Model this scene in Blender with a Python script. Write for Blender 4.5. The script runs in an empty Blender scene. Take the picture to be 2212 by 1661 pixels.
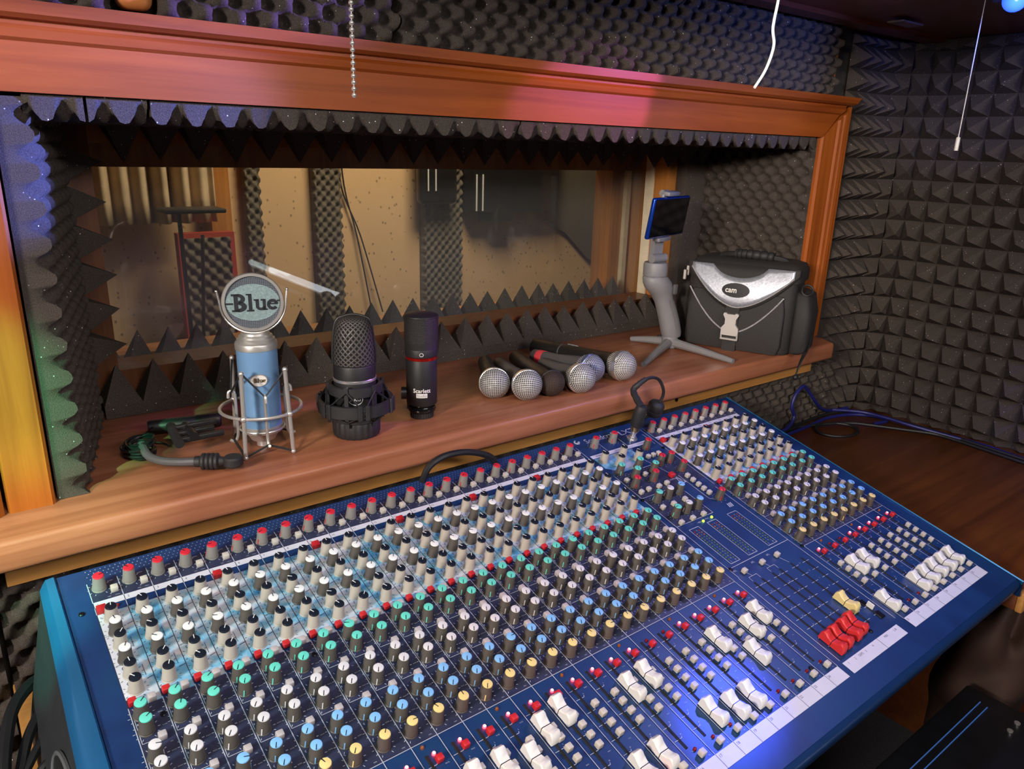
import bpy, bmesh, math, random
from mathutils import Vector, Matrix, Euler
PI = math.pi
C = bpy.context.scene.collection
Z0 = 1.32                       # camera height above the floor; all z below are relative to the camera height
R = random.Random(7)
sin, cos = math.sin, math.cos


def W(x, y, z):
    return Vector((x, y, z + Z0))


# ------------------------------------------------------------------ materials
def new_mat(name):
    m = bpy.data.materials.new(name)
    m.use_nodes = True
    nt = m.node_tree
    b = nt.nodes['Principled BSDF']
    return m, nt, b


def plain(name, col, rough=.5, metal=0., var=0., spec=.5, scale=40., bump=0., emis=None, es=0., coat=0.):
    m, nt, b = new_mat(name)
    b.inputs['Base Color'].default_value = (*col, 1)
    b.inputs['Roughness'].default_value = rough
    b.inputs['Metallic'].default_value = metal
    b.inputs['Specular IOR Level'].default_value = spec
    b.inputs['Coat Weight'].default_value = coat
    if emis:
        b.inputs['Emission Color'].default_value = (*emis, 1)
        b.inputs['Emission Strength'].default_value = es
    if var or bump:
        tc = nt.nodes.new('ShaderNodeTexCoord')
        n = nt.nodes.new('ShaderNodeTexNoise')
        n.inputs['Scale'].default_value = scale
        n.inputs['Detail'].default_value = 5
        nt.links.new(tc.outputs['Object'], n.inputs['Vector'])
        if var:
            r = nt.nodes.new('ShaderNodeValToRGB')
            r.color_ramp.elements[0].position = .3
            r.color_ramp.elements[1].position = .7
            r.color_ramp.elements[0].color = (*[max(0, c * (1 - var)) for c in col], 1)
            r.color_ramp.elements[1].color = (*[min(1, c * (1 + var)) for c in col], 1)
            nt.links.new(n.outputs['Fac'], r.inputs['Fac'])
            nt.links.new(r.outputs['Color'], b.inputs['Base Color'])
        if bump:
            bp = nt.nodes.new('ShaderNodeBump')
            bp.inputs['Strength'].default_value = bump
            bp.inputs['Distance'].default_value = .002
            nt.links.new(n.outputs['Fac'], bp.inputs['Height'])
            nt.links.new(bp.outputs['Normal'], b.inputs['Normal'])
    return m


def wood(name, c0, c1, axis=0, rough=.35, scale=1., knots=False, coat=.2):
    m, nt, b = new_mat(name)
    L = nt.links
    tc = nt.nodes.new('ShaderNodeTexCoord')
    mp = nt.nodes.new('ShaderNodeMapping')
    s = [38. * scale] * 3
    s[axis] = 1.6 * scale
    mp.inputs['Scale'].default_value = s
    L.new(tc.outputs['Object'], mp.inputs['Vector'])
    n = nt.nodes.new('ShaderNodeTexNoise')
    n.inputs['Scale'].default_value = 1.5
    n.inputs['Detail'].default_value = 8
    n.inputs['Roughness'].default_value = .62
    n.inputs['Distortion'].default_value = .6
    L.new(mp.outputs['Vector'], n.inputs['Vector'])
    big = nt.nodes.new('ShaderNodeTexNoise')
    big.inputs['Scale'].default_value = 4
    L.new(tc.outputs['Object'], big.inputs['Vector'])
    ad = nt.nodes.new('ShaderNodeMath')
    ad.operation = 'MULTIPLY_ADD'
    ad.inputs[1].default_value = .45
    L.new(big.outputs['Fac'], ad.inputs[0])
    L.new(n.outputs['Fac'], ad.inputs[2])
    r = nt.nodes.new('ShaderNodeValToRGB')
    r.color_ramp.elements[0].position = .5
    r.color_ramp.elements[1].position = .95
    r.color_ramp.elements[0].color = (*c0, 1)
    r.color_ramp.elements[1].color = (*c1, 1)
    L.new(ad.outputs[0], r.inputs['Fac'])
    out = r.outputs['Color']
    if knots:
        v = nt.nodes.new('ShaderNodeTexVoronoi')
        v.inputs['Scale'].default_value = 1.
        v.inputs['Randomness'].default_value = 1
        mp2 = nt.nodes.new('ShaderNodeMapping')
        s2 = [7.] * 3
        s2[axis] = 3.
        mp2.inputs['Scale'].default_value = s2
        L.new(tc.outputs['Object'], mp2.inputs['Vector'])
        L.new(mp2.outputs['Vector'], v.inputs['Vector'])
        kr = nt.nodes.new('ShaderNodeValToRGB')
        kr.color_ramp.elements[0].position = .05
        kr.color_ramp.elements[1].position = .12
        kr.color_ramp.elements[0].color = (.35, .25, .2, 1)
        kr.color_ramp.elements[1].color = (1, 1, 1, 1)
        L.new(v.outputs['Distance'], kr.inputs['Fac'])
        mx = nt.nodes.new('ShaderNodeMixRGB')
        mx.blend_type = 'MULTIPLY'
        mx.inputs['Fac'].default_value = .8
        L.new(out, mx.inputs['Color1'])
        L.new(kr.outputs['Color'], mx.inputs['Color2'])
        out = mx.outputs['Color']
    L.new(out, b.inputs['Base Color'])
    b.inputs['Roughness'].default_value = rough
    b.inputs['Coat Weight'].default_value = coat
    b.inputs['Coat Roughness'].default_value = .25
    b.inputs['Specular IOR Level'].default_value = .3
    bp = nt.nodes.new('ShaderNodeBump')
    bp.inputs['Strength'].default_value = .12
    bp.inputs['Distance'].default_value = .001
    L.new(n.outputs['Fac'], bp.inputs['Height'])
    L.new(bp.outputs['Normal'], b.inputs['Normal'])
    return m


def foam_mat(name, col, dust=.85, dens=.86):
    """open-cell foam with a granular surface and light specks of dust"""
    m, nt, b = new_mat(name)
    L = nt.links
    tc = nt.nodes.new('ShaderNodeTexCoord')
    n = nt.nodes.new('ShaderNodeTexNoise')
    n.inputs['Scale'].default_value = 900
    n.inputs['Detail'].default_value = 2
    L.new(tc.outputs['Object'], n.inputs['Vector'])
    big = nt.nodes.new('ShaderNodeTexNoise')
    big.inputs['Scale'].default_value = 9
    L.new(tc.outputs['Object'], big.inputs['Vector'])
    r = nt.nodes.new('ShaderNodeValToRGB')
    r.color_ramp.elements[0].color = (*[c * .55 for c in col], 1)
    r.color_ramp.elements[1].color = (*[c * 1.5 for c in col], 1)
    r.color_ramp.elements[0].position = .25
    r.color_ramp.elements[1].position = .75
    L.new(n.outputs['Fac'], r.inputs['Fac'])
    v = nt.nodes.new('ShaderNodeTexVoronoi')
    v.inputs['Scale'].default_value = 240
    L.new(tc.outputs['Object'], v.inputs['Vector'])
    lt = nt.nodes.new('ShaderNodeMath')
    lt.operation = 'LESS_THAN'
    lt.inputs[1].default_value = .16
    L.new(v.outputs['Distance'], lt.inputs[0])
    sp = nt.nodes.new('ShaderNodeSeparateColor')
    L.new(v.outputs['Color'], sp.inputs['Color'])
    gt = nt.nodes.new('ShaderNodeMath')
    gt.operation = 'GREATER_THAN'
    gt.inputs[1].default_value = dens
    L.new(sp.outputs['Red'], gt.inputs[0])
    mu = nt.nodes.new('ShaderNodeMath')
    mu.operation = 'MULTIPLY'
    L.new(lt.outputs[0], mu.inputs[0])
    L.new(gt.outputs[0], mu.inputs[1])
    mu2 = nt.nodes.new('ShaderNodeMath')
    mu2.operation = 'MULTIPLY'
    L.new(mu.outputs[0], mu2.inputs[0])
    L.new(sp.outputs['Green'], mu2.inputs[1])
    mx = nt.nodes.new('ShaderNodeMixRGB')
    L.new(mu2.outputs[0], mx.inputs['Fac'])
    L.new(r.outputs['Color'], mx.inputs['Color1'])
    mx.inputs['Color2'].default_value = (dust, dust, dust, 1)
    L.new(mx.outputs['Color'], b.inputs['Base Color'])
    b.inputs['Roughness'].default_value = .95
    b.inputs['Specular IOR Level'].default_value = .15
    bp = nt.nodes.new('ShaderNodeBump')
    bp.inputs['Strength'].default_value = .5
    bp.inputs['Distance'].default_value = .0012
    L.new(n.outputs['Fac'], bp.inputs['Height'])
    L.new(bp.outputs['Normal'], b.inputs['Normal'])
    return m


def weave_mat(name, wire, hole, mode, N, M=0, rad=.025, rough=.3, metal=1., duty=.45):
    """woven wire grille: wires over dark holes.  mode 'dome': local x/y arcs; mode 'uv': lathe uv, diagonal when M<0"""
    m, nt, b = new_mat(name)
    L = nt.links
    tc = nt.nodes.new('ShaderNodeTexCoord')
    sx = nt.nodes.new('ShaderNodeSeparateXYZ')

    def math_(op, a, bb=None):
        q = nt.nodes.new('ShaderNodeMath')
        q.operation = op
        for i, s in enumerate((a, bb)):
            if s is None:
                continue
            if isinstance(s, (int, float)):
                q.inputs[i].default_value = s
            else:
                L.new(s, q.inputs[i])
        return q.outputs[0]
    if mode == 'dome':
        L.new(tc.outputs['Object'], sx.inputs[0])
        x = math_('MULTIPLY', math_('ARCSINE', math_('DIVIDE', sx.outputs['X'], rad * 1.01)), N)
        y = math_('MULTIPLY', math_('ARCSINE', math_('DIVIDE', sx.outputs['Y'], rad * 1.01)), N)
    else:
        L.new(tc.outputs['UV'], sx.inputs[0])
        x = math_('MULTIPLY', sx.outputs['X'], N * PI)
        y = math_('MULTIPLY', sx.outputs['Y'], abs(M) * PI)
        if M < 0:
            a, c = math_('ADD', x, y), math_('SUBTRACT', x, y)
            x, y = a, c
    wx, wy = math_('ABSOLUTE', math_('SINE', x)), math_('ABSOLUTE', math_('SINE', y))
    h = math_('MINIMUM', wx, wy)          # 0 on wires, 1 mid hole
    mask = math_('GREATER_THAN', h, duty)
    mx = nt.nodes.new('ShaderNodeMixRGB')
    L.new(mask, mx.inputs['Fac'])
    mx.inputs['Color1'].default_value = (*wire, 1)
    mx.inputs['Color2'].default_value = (*hole, 1)
    L.new(mx.outputs['Color'], b.inputs['Base Color'])
    L.new(math_('MULTIPLY', math_('SUBTRACT', 1., mask), metal), b.inputs['Metallic'])
    L.new(math_('ADD', math_('MULTIPLY', mask, .5), rough), b.inputs['Roughness'])
    bp = nt.nodes.new('ShaderNodeBump')
    bp.inputs['Strength'].default_value = .6
    bp.inputs['Distance'].default_value = .0006
    bp.invert = True
    L.new(h, bp.inputs['Height'])
    L.new(bp.outputs['Normal'], b.inputs['Normal'])
    return m


def cloud_mat(name, cols, scale=14., rough=.4):
    m, nt, b = new_mat(name)
    L = nt.links
    tc = nt.nodes.new('ShaderNodeTexCoord')
    n = nt.nodes.new('ShaderNodeTexNoise')
    n.inputs['Scale'].default_value = scale
    n.inputs['Detail'].default_value = 6
    n.inputs['Roughness'].default_value = .62
    n.inputs['Distortion'].default_value = .8
    L.new(tc.outputs['Object'], n.inputs['Vector'])
    r = nt.nodes.new('ShaderNodeValToRGB')
    e = r.color_ramp.elements
    e[0].position = .34
    e[1].position = .66
    e[0].color = (*cols[0], 1)
    e[1].color = (*cols[-1], 1)
    for i, c in enumerate(cols[1:-1]):
        q = e.new(.34 + .32 * (i + 1) / (len(cols) - 1))
        q.color = (*c, 1)
    L.new(n.outputs['Fac'], r.inputs['Fac'])
    L.new(r.outputs['Color'], b.inputs['Base Color'])
    b.inputs['Roughness'].default_value = rough
    return m


def glass_mat(name, tint=(.93, .95, .93), ior=1.5, haze=0.):
    m, nt, b = new_mat(name)
    L = nt.links
    nt.nodes.remove(b)
    out = nt.nodes['Material Output']
    t = nt.nodes.new('ShaderNodeBsdfTransparent')
    t.inputs['Color'].default_value = (*tint, 1)
    g = nt.nodes.new('ShaderNodeBsdfGlossy')
    g.inputs['Roughness'].default_value = .015
    f = nt.nodes.new('ShaderNodeFresnel')
    f.inputs['IOR'].default_value = ior
    mx = nt.nodes.new('ShaderNodeMixShader')
    ge = nt.nodes.new('ShaderNodeNewGeometry')
    inv = nt.nodes.new('ShaderNodeMath')
    inv.operation = 'SUBTRACT'
    inv.inputs[0].default_value = 1.
    L.new(ge.outputs['Backfacing'], inv.inputs[1])
    fm = nt.nodes.new('ShaderNodeMath')
    fm.operation = 'MULTIPLY'
    L.new(f.outputs[0], fm.inputs[0])
    L.new(inv.outputs[0], fm.inputs[1])
    L.new(fm.outputs[0], mx.inputs['Fac'])
    L.new(t.outputs[0], mx.inputs[1])
    L.new(g.outputs[0], mx.inputs[2])
    last = mx.outputs[0]
    if haze:
        d = nt.nodes.new('ShaderNodeBsdfDiffuse')
        d.inputs['Color'].default_value = (.7, .7, .7, 1)
        tc = nt.nodes.new('ShaderNodeTexCoord')
        n = nt.nodes.new('ShaderNodeTexNoise')
        n.inputs['Scale'].default_value = 5
        n.inputs['Detail'].default_value = 8
        L.new(tc.outputs['Object'], n.inputs['Vector'])
        mm = nt.nodes.new('ShaderNodeMath')
        mm.operation = 'MULTIPLY'
        mm.inputs[1].default_value = haze
        L.new(n.outputs['Fac'], mm.inputs[0])
        m2 = nt.nodes.new('ShaderNodeMixShader')
        L.new(mm.outputs[0], m2.inputs['Fac'])
        L.new(last, m2.inputs[1])
        L.new(d.outputs[0], m2.inputs[2])
        last = m2.outputs[0]
    L.new(last, out.inputs['Surface'])
    return m


def dots_mat(name, base, dot, scale=20.):
    m, nt, b = new_mat(name)
    L = nt.links
    tc = nt.nodes.new('ShaderNodeTexCoord')
    mp = nt.nodes.new('ShaderNodeMapping')
    mp.inputs['Scale'].default_value = (scale, scale, scale * .8)
    L.new(tc.outputs['Object'], mp.inputs['Vector'])
    v = nt.nodes.new('ShaderNodeTexVoronoi')
    v.voronoi_dimensions = '3D'
    v.inputs['Scale'].default_value = 1.
    L.new(mp.outputs['Vector'], v.inputs['Vector'])
    r = nt.nodes.new('ShaderNodeValToRGB')
    r.color_ramp.elements[0].position = .1
    r.color_ramp.elements[1].position = .2
    r.color_ramp.elements[0].color = (*dot, 1)
    r.color_ramp.elements[1].color = (*base, 1)
    L.new(v.outputs['Distance'], r.inputs['Fac'])
    L.new(r.outputs['Color'], b.inputs['Base Color'])
    b.inputs['Roughness'].default_value = .8
    return m


MT = dict(
    pine=wood('varnished_pine', (.20, .038, .005), (.37, .088, .011), 0, .5, knots=True, coat=.03),
    pine_v=wood('varnished_pine_upright', (.22, .048, .006), (.42, .110, .014), 2, .5, coat=.03),
    beech=wood('beech_laminate', (.25, .082, .038), (.42, .165, .088), 0, .40, 1.3, coat=.1),
    nosing=wood('shelf_pine_batten', (.38, .16, .04), (.58, .29, .085), 0, .45, knots=True, coat=0),
    table=wood('dark_table_wood', (.10, .028, .010), (.20, .06, .018), 0, .3, .7),
    soffit=wood('soffit_wood', (.10, .022, .010), (.17, .04, .016), 0, .35),
    jamb=wood('old_jamb_wood', (.30, .11, .02), (.5, .21, .05), 2, .5),
    brownframe=wood('brown_frame_wood', (.10, .03, .010), (.18, .06, .02), 2, .5),
    foam=foam_mat('charcoal_foam', (.064, .053, .046)),
    foam_far=foam_mat('far_room_foam', (.13, .11, .09), .3),
    cream=dots_mat('dotted_cream_wall', (.62, .41, .235), (.28, .18, .10), 40.),
    curtain=plain('curtain_cloth', (.55, .42, .28), .9, var=.15, scale=20),
    glass=glass_mat('window_glass', haze=.05),
    dark=plain('dark_wall_paint', (.05, .045, .045), .9, var=.2),
    carpet=plain('dark_carpet', (.03, .028, .03), 1., var=.3, scale=200),
    creamstrip=plain('cream_bead_paint', (.62, .55, .40), .6, var=.1),
    greystrip=plain('grey_bead_paint', (.30, .29, .26), .6, var=.1),
    black=plain('black_plastic', (.012, .012, .013), .42, var=.1),
    blackmatte=plain('black_matte_metal', (.014, .014, .015), .5, metal=.0, bump=.05, scale=600),
    rubber=plain('black_rubber', (.018, .018, .02), .6, var=.15, scale=80),
    cable=plain('black_cable', (.010, .010, .012), .5),
    cable_blue=plain('blue_cable', (.012, .014, .14), .45),
    blue_ring=plain('blue_silver_ring', (.30, .36, .62), .25, .8),
    grey=plain('grey_plastic', (.20, .20, .215), .5, var=.05),
    grey_d=plain('dark_grey_plastic', (.085, .085, .09), .55, var=.05),
    white=plain('white_plastic', (.75, .73, .70), .4),
    chrome=plain('satin_chrome', (.74, .73, .72), .25, .85),
    nickel=plain('brushed_nickel', (.66, .64, .61), .36, .72),
    gold=plain('brass_plug', (.65, .45, .2), .3, 1.),
    silverpaint=plain('silver_fabric', (.40, .43, .50), .34, .5, var=.18, scale=260, bump=.08),
    bagcloth=plain('black_nylon', (.022, .021, .022), .75, var=.25, scale=500, bump=.2),
    piping=plain('grey_piping', (.32, .32, .33), .6, var=.5, scale=900),
    red=plain('red_plastic', (.62, .02, .03), .4),
    redring=plain('red_anodised_ring', (.65, .02, .015), .25, .8),
    white_print=plain('white_print', (.42, .44, .52), .5),
    dark_print=plain('dark_print', (.03, .035, .06), .5),
    grey_print=cloud_mat('grey_blue_print', [(.016, .022, .055), (.030, .034, .075)], 60.),
    strip_print=plain('scribble_strip', (.62, .61, .68), .55, var=.03),
    panel=cloud_mat('console_blue_paint', [(.006, .024, .095), (.008, .034, .125), (.007, .042, .125)], 9., .38),
    chassis=plain('console_blue_metal', (.006, .032, .115), .33, .25, var=.1, scale=15),
    cheek=plain('console_cheek_blue', (.02, .15, .36), .30, .5, var=.06, scale=15),
    cheek_side=plain('console_cheek_grey', (.018, .018, .022), .6, var=.15),
    eqprint=cloud_mat('eq_cloud_print', [(.05, .24, .48), (.16, .40, .58), (.45, .50, .58), (.58, .58, .62)], 26.),
    kgrey=plain('knob_grey', (.20, .185, .17), .5),
    kdark=plain('knob_dark_grey', (.082, .070, .060), .5),
    klight=plain('knob_light_grey', (.42, .37, .32), .5),
    cap_red=plain('cap_red', (.62, .02, .04), .45),
    cap_black=plain('cap_black', (.008, .012, .022), .35),
    cap_white=plain('cap_white', (.80, .79, .78), .45),
    cap_lilac=plain('cap_pale_grey', (.68, .64, .66), .45),
    cap_green=plain('cap_mint', (.13, .62, .50), .45),
    cap_blue=plain('cap_sky', (.22, .48, .82), .45),
    cap_yellow=plain('cap_yellow', (.80, .62, .24), .45),
    btn=plain('button_ivory', (.55, .50, .44), .45),
    btn_red=plain('button_red', (.55, .02, .025), .4),
    btn_grey=plain('button_mauve', (.46, .40, .40), .45),
    fcap=plain('fader_white', (.80, .78, .74), .4),
    fcap_red=plain('fader_red', (.66, .03, .03), .4),
    fcap_yellow=plain('fader_yellow', (.82, .66, .28), .4),
    slot=plain('fader_slot_black', (.003, .003, .004), .7),
    led_on=plain('lit_red_led', (.9, .1, .1), .3, emis=(1., .015, .025), es=16.),
    led_core=plain('lit_red_led_core', (.9, .6, .5), .3, emis=(1., .34, .28), es=9.),
    led_green=plain('lit_green_led', (.4, .9, .1), .3, emis=(.40, 1., .03), es=2.5),
    led_off=plain('unlit_red_led', (.20, .008, .012), .25),
    led_am=plain('unlit_amber_led', (.22, .07, .02), .3),
    led_gr=plain('unlit_green_led', (.06, .12, .04), .3),
    screw=plain('black_screw', (.01, .01, .012), .35, .6),
    lightblue=plain('pale_blue_lacquer', (.19, .37, .64), .32, .25, var=.04),
    phone_glass=plain('phone_screen', (.003, .003, .004), .08),
    phone_blue=plain('phone_blue_edge', (.01, .06, .45), .2, .7),
    mesh_silver=weave_mat('silver_wire_mesh', (.74, .73, .72), (.012, .012, .014), 'dome', 27., rad=.0245, duty=.46, metal=.3, rough=.35),
    mesh_blue=weave_mat('blue_silver_wire_mesh', (.55, .58, .74), (.012, .012, .02), 'dome', 27., rad=.0245, duty=.46, metal=.3, rough=.35),
    mesh_brown=weave_mat('dark_brown_mesh', (.075, .045, .032), (.012, .009, .008), 'dome', 30., rad=.0225, rough=.6, metal=.2, duty=.5),
    mesh_black=weave_mat('black_wire_mesh', (.16, .15, .15), (.004, .004, .005), 'uv', 38., -24., rough=.35, metal=.7, duty=.5),
    mesh_fine=weave_mat('fine_black_mesh', (.035, .033, .032), (.003, .003, .003), 'uv', 44., -28., rough=.45, metal=.2, duty=.5),
    popmesh=weave_mat('pop_filter_mesh', (.20, .23, .26), (.05, .06, .08), 'dome', 75., rad=.05, metal=.5, rough=.4, duty=.35),
    brown=plain('brown_leather', (.030, .010, .005), .8, var=.35, scale=18),
    caseblk=plain('case_black', (.006, .006, .008), .4, var=.2, scale=30),
    bluelight=plain('blue_lit_groove', (.02, .06, .2), .4, emis=(.10, .30, .9), es=.22),
    blueled=plain('blue_lamp_lens', (.05, .1, .8), .2, emis=(.01, .04, 1.), es=5.),
    orange=plain('orange_wood_button', (.55, .2, .06), .25, coat=.5),
    teal=plain('teal_tape', (.05, .35, .33), .6),
    card=plain('pale_card', (.16, .12, .09), .8),
    tank=plain('tape_red', (.7, .05, .07), .6),
    string=plain('white_cord', (.75, .75, .75), .6),
    redframe=plain('red_frame_paint', (.35, .04, .02), .5),
    screenblk=plain('monitor_black', (.01, .01, .011), .3),
    pale=plain('pale_tube', (.6, .6, .62), .4),
)


# ------------------------------------------------------------------ mesh builder
class MB:
    def __init__(self):
        self.v, self.f, self.m, self.uv = [], [], [], {}

    def add(self, verts, faces, mi=0, M=None):
        o = len(self.v)
        self.v += [tuple(M @ Vector(p)) if M is not None else tuple(p) for p in verts]
        self.f += [[i + o for i in q] for q in faces]
        self.m += [mi] * len(faces)
        return self

    def box(self, x0, x1, y0, y1, z0, z1, mi=0, M=None):
        v = [(x, y, z) for z in (z0, z1) for y in (y0, y1) for x in (x0, x1)]
        return self.add(v, [(0, 2, 3, 1), (4, 5, 7, 6), (0, 1, 5, 4), (2, 6, 7, 3), (0, 4, 6, 2), (1, 3, 7, 5)], mi, M)

    def cbox(self, c, s, mi=0, M=None):
        return self.box(c[0] - s[0] / 2, c[0] + s[0] / 2, c[1] - s[1] / 2, c[1] + s[1] / 2, c[2] - s[2] / 2, c[2] + s[2] / 2, mi, M)

    def rbox(self, c, s, r, seg=2, mi=0, M=None):
        bm = bmesh.new()
        bmesh.ops.create_cube(bm, size=1)
        for p in bm.verts:
            p.co = Vector((c[0] + p.co.x * s[0], c[1] + p.co.y * s[1], c[2] + p.co.z * s[2]))
        bmesh.ops.bevel(bm, geom=bm.edges[:], offset=r, segments=seg, profile=.5, affect='EDGES')
        bm.verts.index_update()
        self.add([p.co for p in bm.verts], [[q.index for q in f.verts] for f in bm.faces], mi, M)
        bm.free()
        return self

    def prism(self, poly, a0, a1, axis='x', mi=0, M=None):
        """extrude a 2D polygon: axis x -> (y,z) poly; axis y -> (x,z); axis z -> (x,y)"""
        def P(p, a):
            return {'x': (a, p[0], p[1]), 'y': (p[0], a, p[1]), 'z': (p[0], p[1], a)}[axis]
        n = len(poly)
        v = [P(p, a0) for p in poly] + [P(p, a1) for p in poly]
        f = [list(range(n))[::-1], list(range(n, 2 * n))] + [(i, (i + 1) % n, n + (i + 1) % n, n + i) for i in range(n)]
        return self.add(v, f, mi, M)

    def lathe(self, prof, n=32, mi=0, M=None, mis=None, uv=False, lobes=0, lobe_amp=0.):
        v, f, fm = [], [], []
        k = len(prof)
        o = len(self.v)
        for j, (r, z) in enumerate(prof):
            for i in range(n):
                a = 2 * PI * i / n
                rr = r * (1 + (lobe_amp * cos(lobes * a) if lobes else 0))
                v.append((rr * cos(a), rr * sin(a), z))
        fo = len(self.f)
        for j in range(k - 1):
            for i in range(n):
                f.append((j * n + i, j * n + (i + 1) % n, (j + 1) * n + (i + 1) % n, (j + 1) * n + i))
                fm.append(mis[j] if mis else mi)
        if prof[0][0] > 1e-6:
            f.append(list(range(n))[::-1]); fm.append(mis[0] if mis else mi)
        if prof[-1][0] > 1e-6:
            f.append(list(range((k - 1) * n, k * n))); fm.append(mis[-1] if mis else mi)
        self.v += [tuple(M @ Vector(p)) if M is not None else p for p in v]
        self.f += [[i + o for i in q] for q in f]
        self.m += fm
        if uv:
            for j in range(k - 1):
                for i in range(n):
                    u0, u1 = i / n, (i + 1) / n
                    self.uv[fo + j * n + i] = [(u0, j / (k - 1)), (u1, j / (k - 1)), (u1, (j + 1) / (k - 1)), (u0, (j + 1) / (k - 1))]
        return self

    def tube(self, pts, r, n=8, mi=0, closed=False, M=None):
        pts = [Vector(p) for p in pts]
        k = len(pts)
        rr = r if isinstance(r, (list, tuple)) else [r] * k
        tg = []
        for i in range(k):
            a = pts[(i - 1) % k] if (closed or i > 0) else pts[i]
            b = pts[(i + 1) % k] if (closed or i < k - 1) else pts[i]
            d = b - a
            tg.append(d.normalized() if d.length > 1e-9 else Vector((0, 0, 1)))
        up = Vector((0, 0, 1)) if abs(tg[0].z) < .9 else Vector((1, 0, 0))
        nx = (up - tg[0] * up.dot(tg[0])).normalized()
        v = []
        for i in range(k):
            nx = (nx - tg[i] * nx.dot(tg[i]))
            nx = nx.normalized() if nx.length > 1e-6 else tg[i].orthogonal().normalized()
            ny = tg[i].cross(nx)
            for j in range(n):
                a = 2 * PI * j / n
                v.append(pts[i] + (nx * cos(a) + ny * sin(a)) * rr[i])
        f = []
        for i in range(k if closed else k - 1):
            i2 = (i + 1) % k
            for j in range(n):
                f.append((i * n + j, i * n + (j + 1) % n, i2 * n + (j + 1) % n, i2 * n + j))
        if not closed:
            f.append(list(range(n))[::-1])
            f.append(list(range((k - 1) * n, k * n)))
        return self.add(v, f, mi, M)

    def ball(self, c, r, mi=0, n=12, M=None, sc=(1, 1, 1)):
        k = max(6, n // 2)
        v, f = [], []
        for j in range(1, k):
            t = PI * j / k
            for i in range(n):
                a = 2 * PI * i / n
                v.append((c[0] + r * sc[0] * sin(t) * cos(a), c[1] + r * sc[1] * sin(t) * sin(a), c[2] + r * sc[2] * cos(t)))
        v += [(c[0], c[1], c[2] + r * sc[2]), (c[0], c[1], c[2] - r * sc[2])]
        T, B = (k - 1) * n, (k - 1) * n + 1
        for j in range(k - 2):
            for i in range(n):
                f.append((j * n + i, (j + 1) * n + i, (j + 1) * n + (i + 1) % n, j * n + (i + 1) % n))
        for i in range(n):
            f.append((T, i, (i + 1) % n))
            f.append((B, (k - 2) * n + (i + 1) % n, (k - 2) * n + i))
        return self.add(v, f, mi, M)

    def grid(self, fn, nu, nv, mi=0, M=None, base=None):
        """fn(i/nu, j/nv) -> point ; base(i/nu, j/nv) -> back point: closes the sheet into a slab"""
        w = nu + 1
        v = [fn(i / nu, j / nv) for j in range(nv + 1) for i in range(nu + 1)]
        f = [(j * w + i, j * w + i + 1, (j + 1) * w + i + 1, (j + 1) * w + i) for j in range(nv) for i in range(nu)]
        if base:
            rim = [(i, 0) for i in range(nu)] + [(nu, j) for j in range(nv)] + [(i, nv) for i in range(nu, 0, -1)] + [(0, j) for j in range(nv, 0, -1)]
            o = len(v)
            v += [base(i / nu, j / nv) for i, j in rim]
            n = len(rim)
            for q in range(n):
                i, j = rim[q]
                i2, j2 = rim[(q + 1) % n]
                f.append((j * w + i, o + q, o + (q + 1) % n, j2 * w + i2))
            f.append(list(range(o, o + n))[::-1])
        return self.add(v, f, mi, M)

    def build(self, name, mats, parent=None, loc=None, rot=None, sharp=35, M=None, smooth=True):
        me = bpy.data.meshes.new(name)
        me.from_pydata(self.v, [], self.f)
        mats = mats if isinstance(mats, (list, tuple)) else [mats]
        for q in mats:
            me.materials.append(MT[q] if isinstance(q, str) else q)
        me.polygons.foreach_set('material_index', self.m)
        if self.uv:
            ul = me.uv_layers.new(name='UVMap')
            for pi, co in self.uv.items():
                p = me.polygons[pi]
                for q, li in enumerate(p.loop_indices):
                    ul.data[li].uv = co[q]
        bm = bmesh.new()
        bm.from_mesh(me)
        bmesh.ops.recalc_face_normals(bm, faces=bm.faces)
        bm.to_mesh(me)
        bm.free()
        if smooth:
            me.polygons.foreach_set('use_smooth', [True] * len(me.polygons))
            me.set_sharp_from_angle(angle=math.radians(sharp))
        me.update()
        return put(name, me, parent, loc, rot, M)


def put(name, me, parent=None, loc=None, rot=None, M=None):
    o = bpy.data.objects.new(name, me)
    C.objects.link(o)
    if parent is not None:
        o.parent = parent
    if M is not None:
        o.matrix_local = M
    else:
        if loc is not None:
            o.location = loc
        if rot is not None:
            o.rotation_euler = rot
    return o


def thing(name, label, cat, loc=(0, 0, 0), rotz=0, group=None, M=None):
    o = bpy.data.objects.new(name, None)
    o.empty_display_size = .02
    C.objects.link(o)
    if M is not None:
        o.matrix_world = M
    else:
        o.location = loc
        o.rotation_euler = (0, 0, rotz)
    tag(o, label, cat, group)
    return o


def tag(o, label, cat, group=None, kind=None):
    o['label'] = label
    o['category'] = cat
    if group:
        o['group'] = group
    if kind:
        o['kind'] = kind
    return o


def struct(o, label=None, cat=None):
    o['kind'] = 'structure'
    if label:
        o['label'] = label
        o['category'] = cat
    return o


def smooth_path(pts, sub=6, closed=False):
    pts = [Vector(p) for p in pts]
    n = len(pts)
    out = []
    for i in range(n if closed else n - 1):
        g = (lambda k: pts[k % n]) if closed else (lambda k: pts[min(max(k, 0), n - 1)])
        p0, p1, p2, p3 = g(i - 1), g(i), g(i + 1), g(i + 2)
        for s in range(sub):
            t = s / sub
            out.append(.5 * ((2 * p1) + (p2 - p0) * t + (2 * p0 - 5 * p1 + 4 * p2 - p3) * t * t + (3 * p1 - p0 - 3 * p2 + p3) * t ** 3))
    if not closed:
        out.append(pts[-1])
    return out


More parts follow.
